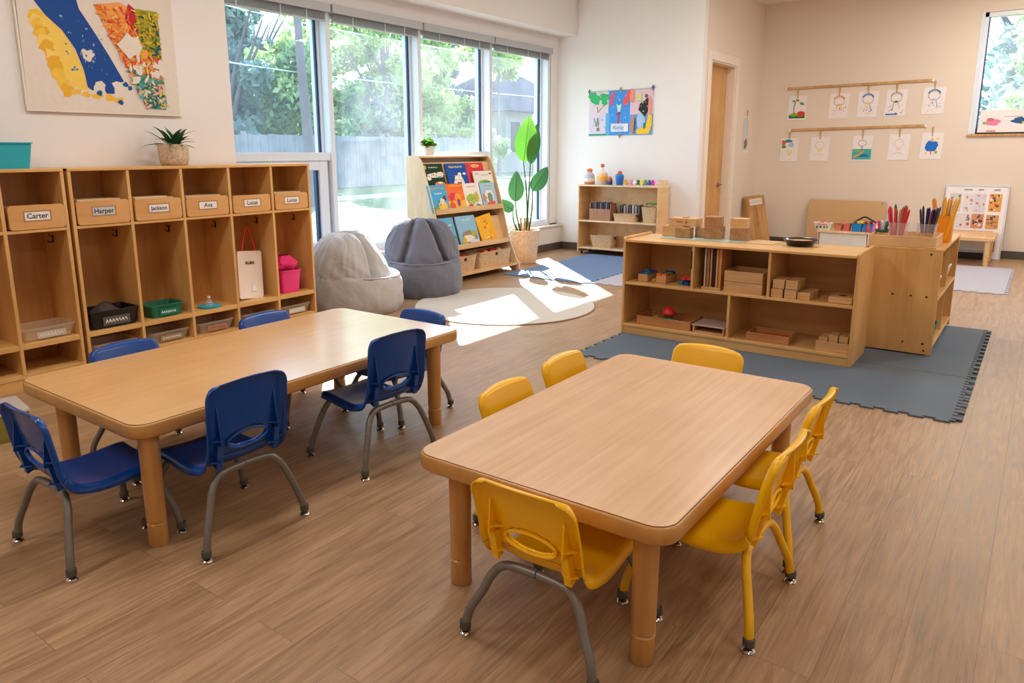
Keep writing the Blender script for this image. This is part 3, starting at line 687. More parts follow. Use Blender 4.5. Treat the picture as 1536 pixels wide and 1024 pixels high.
# canvas painting
t = thing('canvas_painting', 'large unstretched canvas of blue, yellow and dappled shapes', 'painting', (2.765, 5.535, 1.80))
a = Art(0); W = .545
a.add([(-.55, .02, 0), (.545, .02, -.005), (.55, .02, 1.15), (-.54, .02, 1.15), (-.55, .0, 0), (.545, .0, -.005), (.55, .0, 1.15), (-.54, .0, 1.15)], [(0, 4, 5, 1), (1, 5, 6, 2), (2, 6, 7, 3), (3, 7, 4, 0)])
a.c = lin((226, 214, 202)); 
a.poly([(-.55, 0), (.545, -.005), (.55, 1.15), (-.54, 1.15)], (228, 217, 206))
def cv(x, y):    # canvas-crop marks to local metres
    return (-.55 + (x - 130) / 675 * 1.09, (487 - y) / 487 * .69)
Yl, Bl, Or, Te = (244, 206, 98), (26, 74, 150), (240, 140, 62), (70, 160, 160)
a.poly([cv(*p) for p in ((205, 20), (250, 45), (300, 110), (345, 200), (372, 290), (385, 385), (350, 385), (300, 360), (265, 300), (235, 220), (210, 120))], Yl)
rd = a.rd
for k in range(16):
    q = cv(200 + 4 * k * (1 + k / 20) - (k > 9) * 10, 60 + 22 * k); a.blob(q[0], q[1], .045, .045, rd.choice([(240, 196, 74), (246, 212, 110), (232, 176, 52)]), 9, .4, k == 0)
for p in ((330, 395), (370, 405), (420, 410), (470, 415), (510, 425)): q = cv(*p); a.blob(q[0], q[1], .035, .02, (240, 190, 66), 9, .4, False)
a.poly([cv(*p) for p in ((190, -30), (360, -120), (380, 0), (440, 110), (490, 210), (545, 330), (500, 345), (495, 395), (460, 395), (440, 350), (400, 385), (380, 370), (372, 290), (345, 190), (300, 110), (240, 50))], Bl)
for p in ((395, 215), (432, 365)): q = cv(*p); a.blob(q[0], q[1], .045, .04, (228, 217, 206), 12, .3, False)
q = cv(520, 365); a.blob(q[0], q[1], .05, .045, (230, 219, 208), 10, .35); 
for p in ((550, 345), (570, 360), (520, 435), (430, 395)): q = cv(*p); a.blob(q[0], q[1], .02, .018, (30, 90, 150), 9, .3, False)
a.speck(cv(300, 0)[0], cv(470, 0)[0], cv(0, 300)[1], cv(0, 40)[1], 40, [(70, 120, 180), (150, 170, 200), (40, 100, 170)], .007)
a.poly([cv(*p) for p in ((445, -30), (560, -60), (640, -20), (735, 10), (735, 210), (742, 440), (700, 462), (650, 455), (610, 360), (560, 240), (500, 110))], (242, 166, 84))
a.poly([cv(*p) for p in ((610, -40), (735, -40), (738, 215), (700, 200), (640, 120))], (176, 160, 44)); a.poly([cv(*p) for p in ((575, 20), (600, -60), (625, -40), (638, 100), (600, 60))], (196, 40, 44))
a.poly([cv(*p) for p in ((600, 320), (650, 280), (735, 330), (744, 440), (735, 464), (655, 460), (630, 420))], (84, 160, 150))
cols1 = [(240, 120, 50), (232, 84, 60), (246, 196, 90), (248, 180, 120), (226, 70, 50), (240, 150, 60)]
cols2 = [(20, 96, 70), (214, 190, 50), (24, 90, 110), (120, 140, 40), (222, 170, 40)]
cols3 = [(80, 170, 170), (236, 170, 150), (60, 150, 120), (230, 200, 90), (236, 214, 200), (40, 110, 120)]
a.lay += 1
for k in range(520):
    v = rd.uniform(-30, 455); lo = 456 + max(0, v) * .40; u = rd.uniform(lo, 732)
    cs = cols1 if u < 625 and v < 260 else (cols2 if v < 200 else (cols1 + cols3 if v < 300 else cols3))
    q = cv(u, v); an = rd.uniform(0, 3.14); L1 = rd.uniform(.008, .035); W1 = rd.uniform(.003, .010)
    pts = [(q[0] + L1 * math.cos(t_) * math.cos(an) * (1 + rd.uniform(-.3, .3)) - W1 * math.sin(t_) * math.sin(an), q[1] + L1 * math.cos(t_) * math.sin(an) + W1 * math.sin(t_) * math.cos(an) * (1 + rd.uniform(-.3, .3))) for t_ in [2 * PI * z_ / 9 for z_ in range(9)]]
    a.poly(pts, rd.choice(cs), False)
for _ in range(14):
    q = cv(rd.uniform(560, 725), rd.uniform(200, 330)); a.blob(q[0], q[1], rd.uniform(.01, .03), rd.uniform(.01, .03), (230, 219, 208), 9, .4, False)
q = cv(590, 150); a.blob(q[0], q[1], .085, .085, (230, 219, 208), 14, .3)
q = cv(735, 250); a.blob(q[0] - .01, q[1], .03, .07, (230, 219, 208), 10, .3)
build('canvas', a, M['art'], t)
mb = MB(); mb.box(-.56, .56, .0, .02, -.012, .0); mb.box(-.562, -.55, 0, .02, 0, 1.15); build('hem', mb, M['trimw'], t)

# ------------------------------------------------------------------ beanbags
def beanbag(label, mat, loc, rz, r, h):
    t = thing('bean_bag_chair', label, 'bean bag', loc, rz)
    mb = MB(); loops = []; n = 72
    prof = [(.30, 0), (.90, .0), (.985, .03), (1.03, .12), (1.03, .28), (1.0, .42), (.965, .475), (.90, .50), (.8, .49), (.5, .47), (.05, .46)]
    pp = catmull([(a, b, 0) for a, b in prof], 3)
    for q in pp:
        loops.append([])
        for j in range(n):
            a = 2 * PI * j / n
            wr = .010 * math.sin(9 * a + 20 * q.y) + .008 * math.sin(23 * a + 9 * q.y * (1 + math.sin(3 * a)))
            seam = -.018 * math.exp(-((math.sin(2.5 * a)) / .05) ** 2) * (q.x > .5)
            f = math.cos(a - PI * 1.5)      # front is -y
            z = q.y * (1 - .10 * max(0, f)) if q.y > .3 else q.y
            rad = r * (q.x + (wr + seam) * (q.x > .3))
            loops[-1].append((rad * math.cos(a), rad * math.sin(a), z * h + (wr * .3 * r if q.y > .1 else 0)))
    mb.loft(loops); build('seat_base', mb, mat, t, smooth=80)
    mb = MB(); loops = []; A, n = 34, 120
    for i in range(A + 1):
        e = PI / 2 * (i / A) * .995; loops.append([])
        for j in range(n):
            a = 2 * PI * j / n; ce = math.cos(e) ** .62
            x = .97 * r * ce * math.cos(a); y = .97 * r * ce * math.sin(a); u = math.sin(e) ** .95
            z = .42 * h + .58 * h * u
            if y < 0: y = y * (.74 - .26 * u)
            y += .10 * r * u
            xr = x / r
            for sx in (-1, 1):
                c = sx * (.16 + .40 * (1 - u) ** .8)
                g = math.exp(-((xr - c) / .055) ** 2)
                w = max(0, min(1, .5 - y / r * 2.5))
                y += .26 * r * g * w; z -= .05 * h * g * min(1, w + .3)
            bul = abs(math.sin(PI * min(1, abs(xr) / (.16 + .40 * (1 - u) ** .8) * .5 + .5)))
            y -= .07 * r * bul * (y < 0) * (1 - u * .5)
            k = .012 * math.sin(14 * a + 11 * e + 3 * math.sin(5 * e)) + .009 * math.sin(31 * a - 9 * e) + .012 * math.sin(7 * e + 5 * a)
            loops[-1].append((x * (1 + k), y * (1 + k), z + k * .25 * h))
    mb.loft(loops, False, True); build('back_cushion', mb, mat, t, smooth=80)
    for sg in (-1, 0, 1):
        pth = []
        for k in range(9):
            a = R(270 + sg * 44 - 21 + 42 * k / 8); f = math.cos(a - PI * 1.5); pth.append((r * .955 * math.cos(a), r * .955 * math.sin(a), .488 * (1 - .10 * max(0, f)) * h + .004))
        m_ = MB(); m_.tube(pth, .008, 6); build('piping', m_, mat, t)
    return t
beanbag('dark grey bean bag chair in front of the bookshelf', M['bag2'], (5.86, 5.33, 0), R(-42), .42, .80)
beanbag('light grey bean bag chair beside the cubbies, turned sideways', M['bag1'], (4.86, 5.28, 0), R(30), .43, .76)

# ------------------------------------------------------------------ bookshelf
bx0, bx1 = 6.37, 7.72
t = thing('book_display_shelf', 'birch sloping book display shelf by the windows', 'bookshelf', (bx0, 5.32, 0))
W = bx1 - bx0
side = [(0, 0), (.12, 0), (.16, .035), (.40, .035), (.44, 0), (.69, 0), (.69, 1.46), (.53, 1.46), (.50, 1.452), (.455, 1.41), (.43, 1.36), (.355, 1.13), (.265, .83), (.16, .42), (.06, .19), (.03, .13), (0, .10)]
for x in (0, W - .02):
    mb = MB(); mb.prism(side, x, x + .02); build('side_panel', mb, M['birch'], t, bevel=.003, smooth=30)
mb = MB(); mb.box(.02, W - .02, .66, .675, .05, 1.44); build('back_panel', mb, M['birch'], t)
mb = MB(); mb.box(.02, W - .02, .50, .66, 1.435, 1.455); build('top_panel', mb, M['birchx'], t)
mb = MB(); mb.box(.02, W - .02, .02, .66, .075, .10); build('shelf', mb, M['birchx'], t, bevel=.003)
for y, z in ((.25, .79), (.14, .365), (.33, 1.085)):
    mb = MB()
    if z < 1: mb.box(.02, W - .02, y, y + .018, z, z + .062)
    mb.box(.02, W - .02, y + (.018 if z < 1 else .06), .66, z, z + .015)
    build('book_ledge' if z < 1 else 'shelf', mb, M['birchx'], t, bevel=.003)
for z0, y0, z1, y1 in ((.805, .32, 1.085, .41), (.38, .22, .70, .33), (1.10, .43, 1.38, .50)):
    mb = MB(); mb.loft([[(x, y0, z0), (x, y1, z1), (x, y1 + .012, z1), (x, y0 + .012, z0)] for x in (.02, W - .02)]); build('sloping_rest', mb, M['birchx'], t)
def scribble(a, x0, x1, z, h, c, seed):
    r_ = random.Random(seed); x = x0
    while x < x1 - h * .4:
        k = r_.randint(0, 3)
        if k == 0: a.arc(x + h * .25, z, h * .25, h * .35, 20, 320, h * .2, c, 6)
        elif k == 1: a.stroke([(x, z - h * .4), (x, z + h * .4), (x + h * .35, z + h * .2)], h * .2, c)
        elif k == 2: a.stroke([(x, z + h * .3), (x + h * .2, z - h * .4), (x + h * .4, z + h * .3)], h * .2, c)
        else: a.stroke([(x, z - h * .4), (x + h * .3, z - h * .4), (x + h * .3, z + h * .4)], h * .2, c)
        x += h * .62
def book(label, x, y, z, w, h, tilt, art, roll=0, seed=1):
    t = thing('picture_book', label, 'book', (x, y, z), 0, 'picture books facing out on the display shelf', rot=(R(-tilt), R(roll), 0))
    a = Art(-.008); a.c = lin(art['bg']); a.add([(-w / 2, 0.006, 0), (w / 2, 0.006, 0), (w / 2, 0.006, h), (-w / 2, .006, h), (-w / 2, -.008, 0), (w / 2, -.008, 0), (w / 2, -.008, h), (-w / 2, -.008, h)], [(0, 3, 2, 1), (0, 4, 7, 3), (4, 5, 6, 7)])
    r_ = a.rd = random.Random(seed)
    for kind, *p in art['items']:
        if kind == 'blob': a.blob(p[0] * w, p[1] * h, p[2] * w, p[3] * h, p[4], 14, .18)
        elif kind == 'band': a.rect(-w / 2, w / 2, p[0] * h, p[1] * h, p[2])
        elif kind == 'title': scribble(a, p[0] * w, p[1] * w, p[2] * h, p[3] * h, p[4], seed)
        elif kind == 'speck': a.speck(p[0] * w, p[1] * w, p[2] * h, p[3] * h, p[4], p[5], p[6] if len(p) > 6 else .006)
    build('cover', a, M['art'], t)
    mb = MB(); mb.box(-w / 2 + .003, w / 2 - .004, -.0075, .0055, .004, h - .004); build('pages', mb, M['paperw'], t)
Wh = (240, 236, 226)
B = [
 ('dark green picture book with white creatures, top row left', 6.575, 5.72, 1.10, .355, .275, {'bg': (24, 58, 34), 'items': [('blob', -.38, .85, .07, .09, (200, 190, 120)), ('title', -.2, .25, .84, .07, Wh), ('blob', -.05, .5, .3, .1, Wh), ('blob', .28, .52, .16, .13, Wh), ('blob', -.3, .38, .1, .1, Wh), ('speck', -.3, .45, .35, .62, 40, [(24, 58, 34), (200, 200, 190)]), ('blob', .15, .1, .26, .1, (236, 120, 90)), ('blob', .2, .16, .14, .05, (240, 220, 180))]}),
 ('royal blue picture book with white animal, top row middle', 7.00, 5.72, 1.10, .385, .272, {'bg': (22, 84, 168), 'items': [('title', -.36, .3, .84, .1, (240, 226, 150)), ('blob', -.3, .85, .06, .05, (230, 150, 60)), ('blob', 0, .3, .2, .16, Wh), ('blob', .08, .5, .09, .09, Wh), ('blob', -.18, .14, .09, .12, Wh), ('blob', .16, .16, .08, .12, Wh), ('blob', .32, .52, .08, .05, Wh), ('speck', -.25, .25, .1, .5, 18, [(22, 84, 168), (220, 150, 90)])]}),
 ('red picture book with yellow title, top row behind white book', 7.395, 5.745, 1.11, .35, .265, {'bg': (226, 56, 66), 'items': [('blob', .02, .84, .25, .08, (244, 210, 130)), ('title', -.14, .15, .84, .05, (220, 80, 50)), ('speck', -.45, .45, .7, .95, 10, [(240, 150, 120)])]}),
 ('white picture book with green hill in front of red book', 7.475, 5.70, 1.10, .39, .168, {'bg': (240, 232, 220), 'items': [('title', -.1, .25, .7, .07, (120, 120, 110)), ('blob', .0, .14, .3, .15, (132, 186, 60)), ('blob', .1, .1, .2, .09, (90, 140, 60)), ('blob', -.33, .8, .06, .06, (180, 190, 180)), ('blob', .36, .78, .06, .06, (150, 60, 60))]}),
 ('sky blue picture book with yellow bird, second row leftmost', 6.52, 5.60, .81, .315, .325, {'bg': (70, 172, 222), 'items': [('title', -.38, .4, .87, .08, (246, 170, 70)), ('title', -.2, .2, .68, .07, Wh), ('blob', .1, .22, .28, .2, (240, 196, 80)), ('blob', .12, .38, .14, .14, (238, 214, 200)), ('blob', -.25, .1, .15, .12, (100, 170, 90)), ('blob', .3, .5, .07, .1, (120, 60, 50)), ('speck', -.2, .4, .05, .4, 18, [(220, 140, 60), (90, 160, 180)])]}),
 ('orange and red picture book with purple figure, second row', 6.835, 5.60, .81, .32, .33, {'bg': (242, 116, 52), 'items': [('band', 0, .38, (248, 186, 60)), ('blob', -.1, .52, .38, .16, (222, 60, 90)), ('blob', .1, .42, .2, .25, (250, 150, 50)), ('blob', .08, .3, .09, .14, (120, 80, 160)), ('title', -.3, .45, .92, .06, (250, 220, 90)), ('blob', -.3, .2, .14, .14, (240, 90, 60)), ('speck', -.4, .4, .05, .7, 20, [(250, 220, 120), (220, 70, 60)])]}),
 ('white picture book with green dragon and red flowers, second row', 7.155, 5.60, .81, .32, .325, {'bg': (240, 230, 222), 'items': [('title', -.25, .25, .87, .05, (220, 170, 60)), ('blob', -.1, .4, .3, .2, (170, 190, 70)), ('blob', .22, .45, .12, .2, (200, 180, 70)), ('blob', -.25, .1, .16, .1, (226, 80, 60)), ('blob', .2, .1, .18, .09, (100, 140, 150)), ('speck', -.4, .4, .05, .5, 22, [(120, 150, 60), (230, 120, 60), Wh])]}),
 ('pale blue picture book with red arch, second row rightmost', 7.485, 5.60, .81, .30, .32, {'bg': (166, 206, 224), 'items': [('title', -.3, .3, .87, .07, (246, 190, 130)), ('blob', 0, .42, .32, .3, (240, 220, 210)), ('blob', .02, .4, .17, .2, (110, 160, 130)), ('blob', .05, .14, .26, .13, (230, 100, 80)), ('blob', -.35, .4, .08, .16, (236, 130, 110)), ('speck', -.4, .4, .05, .5, 16, [(200, 80, 80), (90, 130, 170)])]}),
 ('blue picture book with landscape, third row leftmost', 6.53, 5.49, .385, .345, .375, {'bg': (106, 172, 204), 'items': [('title', -.2, .35, .75, .07, Wh), ('title', -.25, .3, .6, .04, Wh), ('blob', .0, .3, .4, .16, (90, 120, 80)), ('blob', .15, .24, .22, .12, (210, 190, 90)), ('blob', -.2, .22, .2, .1, (230, 226, 210)), ('blob', .2, .4, .12, .06, (70, 90, 60))]}),
 ('light blue picture book with rocky scene, third row middle', 6.93, 5.49, .385, .37, .375, {'bg': (140, 186, 212), 'items': [('title', -.2, .25, .86, .07, Wh), ('blob', .0, .3, .42, .2, (150, 130, 100)), ('blob', -.05, .26, .3, .12, (226, 214, 196)), ('blob', .25, .4, .14, .1, (170, 170, 70)), ('blob', -.3, .2, .12, .12, (200, 170, 60)), ('blob', .2, .12, .25, .08, (216, 206, 216))]}),
 ('mustard yellow picture book leaning in third row', 7.33, 5.49, .385, .31, .36, {'bg': (240, 172, 36), 'items': [('blob', -.3, .85, .06, .05, (246, 210, 120)), ('speck', -.1, .2, .15, .95, 18, [(150, 90, 30), (250, 220, 150), (120, 70, 30)], .009), ('speck', -.45, .0, .2, .5, 8, [(252, 214, 130)], .01)]}),
]
for i, (lab, x, y, z, w, h, art) in enumerate(B):
    book(lab, x, y, z, w, h, 18 if i > 7 else 16, art, -8 if 'mustard' in lab else 0, i + 3)
def basket(name, label, loc, w, d, h, mat, tap=.02, group=None, rz=0):
    t = thing(name, label, 'basket', loc, rz, group)
    build('basket_body', bin_mb(w, d, h, tap, .012, .03, .006), mat, t, smooth=50)
    mb = MB(); m0 = Matrix.Translation((0, -d / 2 + .0, h * .8)) @ Matrix.Rotation(R(90), 4, 'X'); mb.T = m0; mb.cyl(0, 0, -.004, .012, .018, 14); build('handle_hole', mb, M['blackp'], t)
    return t
gk = 'wicker baskets with toys on the bookshelf'
basket('wicker_basket', 'small wicker basket on bookshelf bottom behind dark bean bag', (6.70, 5.54, .101), .46, .28, .19, M['wick'], group=gk)
basket('wicker_basket', 'long wicker basket with red and black toys on bookshelf bottom', (7.32, 5.54, .101), .66, .28, .195, M['wick'], group=gk)
def toys(label, cx, cy, z, w, d, n, cols, seed, r=.03, name='toy_ball', cat='toy', group=None):
    r_ = random.Random(seed)
    for k in range(n):
        mb = MB(); c = cols[k % len(cols)]; mb.c = lin(c[1]); q = r * r_.uniform(.8, 1.25)
        mb.ball(0, 0, 0, q * r_.uniform(.9, 1.4), q, q * .8, 12, 8)
        x = cx + w * ((k + .5) / n - .5); y = cy + r_.uniform(-d, d) / 2
        solo(name, mb, M['plasc'], c[0] + ' ' + label, cat, (x, y, z + q * .8), r_.uniform(0, 3), group, smooth=60)
toys('soft toy heaped in the long wicker basket', 7.32, 5.53, .225, .50, .08, 7, [('red', (222, 30, 40)), ('dark red', (180, 24, 30)), ('orange', (240, 120, 40)), ('black', (36, 34, 40)), ('crimson', (200, 20, 60)), ('bright red', (236, 50, 40)), ('tan', (200, 160, 120))], 4, .042, group='soft toys in the long basket')
toys('item in the small wicker basket', 6.70, 5.53, .22, .3, .06, 4, [('white', (230, 220, 214)), ('cream', (224, 206, 190)), ('pink', (226, 120, 120)), ('red', (216, 50, 50))], 6, .04, group='items in the small basket')
# small white pot
t = thing('potted_plant', 'small bushy green plant in white pot on the bookshelf', 'plant', (6.64, 5.88, 1.461))
mb = MB(); mb.lathe([(.052, 0), (.058, .006), (.07, .11), (.064, .112), (.06, .095), (.005, .093)], 24); build('pot', mb, M['wpot'], t)
mb = MB(); rr = random.Random(12)
for k in range(260):
    mb.loft(leaf_pts(rr.uniform(.05, .09), .014, (rr.gauss(0, .035), rr.gauss(0, .03), .10 + rr.uniform(0, .05)), rr.uniform(0, 2 * PI), rr.uniform(-.1, 1.3), .6, n=3, m=3), False, False, False)
build('leaves', mb, M['plantleaf'], t, smooth=80)
# tall plant
t = thing('potted_plant', 'tall broad-leaved plant in wicker planter beside bookshelf', 'plant', (8.30, 5.64, 0))
mb = MB(); mb.lathe([(.145, 0), (.155, .01), (.205, .44), (.205, .455), (.185, .455), (.18, .40), (.01, .39)], 36); build('planter', mb, M['wickp'], t)
mb = MB(); mb.lathe([(.178, .391), (.17, .405), (.02, .41)], 24); build('soil', mb, M['soil'], t)
vw = Vector((-.80, -.60, 0)); sd = Vector((.60, -.80, 0))     # towards the room / across
def bigleaf(base, tip, wid, mat, thick, bow=.05, n=14, m=9, face=vw):
    b_, p_ = Vector(base), Vector(tip); ax = (p_ - b_); L = ax.length; ax.normalize(); s_ = ax.cross(face).normalized(); nn = s_.cross(ax)
    rows = []
    for i in range(n + 1):
        u = i / n; w = wid * (math.sin(PI * u ** .8) ** .75 if 0 < u < 1 else 0) + .002
        c = b_ + ax * L * u + nn * bow * math.sin(PI * u)
        rows.append([tuple(c + s_ * w * (2 * j / (m - 1) - 1) - nn * abs(2 * j / (m - 1) - 1) * w * .35 * -1) for j in range(m)])
    mb = MB(); mb.loft(rows, False, False, False)
    lf = build('leaf', mb, mat, t, smooth=80)
    mb = MB(); mb.tube([tuple(b_ + ax * L * k / 6 + nn * (bow * math.sin(PI * k / 6) + .002)) for k in range(7)], [.004, .0038, .0034, .003, .0025, .002, .001], 6); build('midrib', mb, mat, lf)
def P(s, z, f=0): return tuple(sd * s + vw * f + Vector((0, 0, z)))
spec = [(.05, P(-.02, 1.36, .02), P(.05, 1.96, .02), .15, 'plantleaf'), (.02, P(.07, 1.33, 0), P(.16, 1.86, -.03), .085, 'plantdark'), (-.04, P(.0, 1.16, .05), P(-.03, .0, 0), 0, None),
        (-.06, P(-.13, .84, .08), P(-.12, 1.25, .12), .105, 'plantdark'), (.06, P(.10, .98, .02), P(.30, 1.30, .05), .10, 'plantdark'), (-.10, P(-.16, .72, .05), P(-.37, .88, .12), .075, 'plantdark')]
for sx, b_, tp, wd, mt in spec:
    if mt is None: continue
    lf_ = [P(sx * .8, .40), tuple((Vector(P(sx, .7)) + Vector(b_) * .15)), b_]
    mid = (Vector(P(sx * .8, .40)) * .45 + Vector(b_) * .55); mid += sd * sx * .3
    mb = MB(); mb.tube(catmull([P(sx * .8, .40), tuple(mid), b_], 6), [.014] * 4 + [.010] * 5 + [.007] * 4, 8); build('stem', mb, M['plantdark'], t, smooth=80)
    bigleaf(b_, tp, wd, M[mt], 0)
for sx in (-.05, 0, .04):
    mb = MB(); mb.tube([P(sx, .40), P(sx * 1.1, .62)], [.02, .013], 8); build('stem', mb, M['plank'], t)

# ------------------------------------------------------------------ rug and mats
t = thing('round_rug', 'round beige rug lying in the sun patch', 'rug', (5.825, 4.2, 0))
mb = MB(); mb.lathe([(.89, 0), (.905, .003), (.905, .008), (.89, .010)], 80); build('binding', mb, M['rugedge'], t)
mb = MB(); mb.lathe([(.885, .0005), (.89, .0105), (.88, .0125)], 80); build('pile', mb, M['rug'], t)
def mat_poly(x0, x1, y0, y1, teeth, p=.125, d=.03):
    def edge(a, b, on):
        ax, ay = a; bx, by = b; L = math.hypot(bx - ax, by - ay); ux, uy = (bx - ax) / L, (by - ay) / L; nx, ny = uy, -ux
        if not on: return [a]
        n = max(1, int(L / p)); q = L / n; out = []
        for k in range(n):
            s = k * q
            for ds, dn in ((0, 0), (q * .28, 0), (q * .18, d), (q * .82, d), (q * .72, 0)):
                out.append((ax + ux * (s + ds) + nx * dn, ay + uy * (s + ds) + ny * dn))
        return out
    return edge((x0, y0), (x1, y0), teeth[0]) + edge((x1, y0), (x1, y1), teeth[1]) + edge((x1, y1), (x0, y1), teeth[2]) + edge((x0, y1), (x0, y0), teeth[3])
def foam(label, x0, x1, y0, y1, teeth, mat, edge_dark=False, h=.011, group='interlocking foam mats'):
    t = thing('foam_mat', label, 'mat', ((x0 + x1) / 2, (y0 + y1) / 2, 0), 0, group)
    cx, cy = (x0 + x1) / 2, (y0 + y1) / 2
    mb = MB(); mb.slab([(x - cx, y - cy) for x, y in mat_poly(x0 + .0, x1, y0, y1, teeth)], 0, h); build('mat_body', mb, mat, t)
    if edge_dark:
        mb = MB(); n = int((x1 - x0) / .062)
        for k in range(n):
            x = x0 + (k + .5) * (x1 - x0) / n - cx
            mb.lathe([(.014, h - .001), (.014, h + .0012)], 8, x, y0 - cy + .012)
            mb.box(x - .006, x + .006, y0 - cy - .03, y0 - cy + .01, h - .001, h + .001)
        build('edge_holes', mb, M['foamd'], t)
foam('slate grey foam mat under the front of the open toy shelf', 4.66, 5.63, .25, 2.68, (1, 0, 1, 1), M['foam'], True)
foam('slate grey foam mat under the pencil shelf', 5.635, 7.28, .25, 1.5, (1, 0, 0, 0), M['foam'], True)
foam('blue foam mat in front of the toy shelf by the wall', 7.33, 9.52, 4.13, 5.30, (1, 0, 0, 1), M['foamb'])
foam('pale lilac-grey foam mat beside the blue mat, behind open shelf', 7.40, 8.6, 3.2, 4.095, (0, 0, 0, 1), M['foaml'])
foam('pale lilac-grey foam mat in front of the low table', 9.25, 11.3, .22, 2.2, (1, 0, 0, 1), M['foaml'])

# ------------------------------------------------------------------ open toy shelf (front X=5.43)
FX, BX, Y0, Y1, TZ = 5.43, 5.95, .945, 2.715, .795
gz = .0115
t = thing('open_toy_shelf', 'low open maple toy shelf standing on slate foam mat', 'shelf', (FX, Y0, gz)); D = BX - FX; W = Y1 - Y0
def hbox(m_, x0, x1, y0, y1, z0, z1): return m_.box(x0 - FX, x1 - FX, y0 - Y0, y1 - Y0, z0 - gz, z1 - gz)
for y in (Y0, Y1 - .022):
    mb = MB(); pr_ = [(x - FX, z - gz) for x, z in ((FX, gz), (BX - .06, gz), (BX, .07), (BX, .80), (BX - .02, .815), (FX + .02, .815), (FX, .80))]
    mb.loft([[(x, y + yy - Y0, z) for x, z in pr_] for yy in (0, .022)]); build('side_panel', mb, M['maple'], t, bevel=.004)
mb = MB(); hbox(mb, FX - .003, BX, Y0 + .022, Y1 - .022, .775, TZ); build('top_panel', mb, M['mapley'], t, bevel=.003)
mb = MB(); hbox(mb, FX + .004, BX - .02, Y0 + .022, Y1 - .022, .425, .446); build('shelf', mb, M['mapley'], t, bevel=.002)
mb = MB(); hbox(mb, FX, BX - .02, Y0 + .022, Y1 - .022, .072, .094); build('shelf', mb, M['mapley'], t, bevel=.002)
mb = MB(); hbox(mb, FX + .008, FX + .03, Y0 + .022, Y1 - .022, .0115, .072); build('kick_board', mb, M['mapley'], t)
mb = MB(); hbox(mb, BX - .02, BX - .008, Y0 + .022, Y1 - .022, .03, .775); build('back_panel', mb, M['mapleb2'], t)
for y, z0, z1 in ((2.121, .446, .775), (1.542, .446, .775), (1.823, .094, .425)):
    mb = MB(); hbox(mb, FX + .004, BX - .02, y - .009, y + .009, z0, z1); build('divider', mb, M['maple'], t)
mb = MB(); hbox(mb, FX + .002, FX + .006, 2.126, 2.134, .60, .74); build('door_stop_strip', mb, M['blackp'], t)
def wblock(label, xc, yc, z, dx, dy, dz, mat, name='wooden_block', cat='wooden block', group=None, rz=0, cut=True):
    if not cut:
        mb = MB(); mb.cbox(0, 0, 0, dx, dy, dz); return solo(name, mb, mat, label, cat, (xc, yc, z), rz, group, .004)
    mb = MB(); mb.cbox(0, 0, 0, dx, dy, dz); return solo(name, mb, mat, label, cat, (xc, yc, z), rz, group, .003)
T0 = TZ + .001
# mats on the top
mb = MB(); mb.cbox(0, 0, 0, .27, .66, .004); solo('table_mat', mb, M['glassmat'], 'pale green sheet under the wooden blocks on open shelf', 'mat', (5.80, 2.17, T0), R(2), bevel=.001)
mb = MB(); mb.cbox(0, 0, 0, .25, .22, .003); solo('paper_sheet', mb, M['tan'], 'tan card sheet on open shelf between blocks and black bowl', 'paper', (5.83, 1.705, T0), R(-6))
TB = T0 + .0045
gt = 'wooden boxes stacked on the open shelf'
wblock('pale flat wooden box at left under another, on open shelf', 5.90, 2.46, TB, .15, .19, .085, M['block'], 'wooden_box', 'wooden box', gt)
o = wblock('pale wooden box with stamped marks, topmost at left of open shelf', 5.90, 2.38, TB + .086, .15, .235, .065, M['block'], 'wooden_box', 'wooden box', gt)
mb = MB(); mb.cbox(0, 0, .066, .05, .04, .007); build('knob', mb, M['block'], o)
a = Art(0); a.T = Matrix.Translation((-.0755, 0, .035)) @ Matrix.Rotation(-PI / 2, 4, 'Z'); scribble(a, -.05, .0, 0, .012, (60, 40, 30), 5); a.rect(.03, .036, -.012, .012, (50, 30, 20)); build('stamped_mark', a, M['art'], o)
wblock('brown wooden box in front of the pale boxes on open shelf', 5.79, 2.345, TB, .10, .12, .08, M['blockd'], 'wooden_box', 'wooden box', gt)
wblock('small wooden box behind brown box beside the stacked pair', 5.93, 2.235, TB, .12, .10, .08, M['block'], 'wooden_box', 'wooden box', gt)
wblock('brown wooden cube at base of the middle stack on open shelf', 5.87, 2.12, TB, .14, .15, .095, M['blockd'], 'wooden_box', 'wooden box', gt, R(12))
wblock('brown wooden cube on top of the middle stack on open shelf', 5.87, 2.125, TB + .096, .125, .13, .08, M['blockd'], 'wooden_box', 'wooden box', gt, R(12))
wblock('brown wooden cube at base of the right stack on open shelf', 5.87, 1.91, TB, .13, .135, .09, M['blockd'], 'wooden_box', 'wooden box', gt, R(5))
wblock('lighter wooden cube on top of the right stack on open shelf', 5.87, 1.915, TB + .091, .12, .125, .08, M['block'], 'wooden_box', 'wooden box', gt, R(5))
t = thing('serving_bowl', 'shallow black bowl of crumbs on the open shelf', 'bowl', (5.79, 1.43, T0))
mb = MB(); mb.lathe([(.085, 0), (.092, .004), (.118, .042), (.124, .045), (.122, .05), (.112, .047), (.086, .012), (.005, .011)], 32); build('bowl_shell', mb, M['pans'], t)
mb = MB(); mb.lathe([(.09, .0125), (.097, .036), (.03, .042), (.005, .042)], 20); build('crumbs', mb, plain('crumbs', (214, 150, 80), .9, noise=.5, scale=60), t)
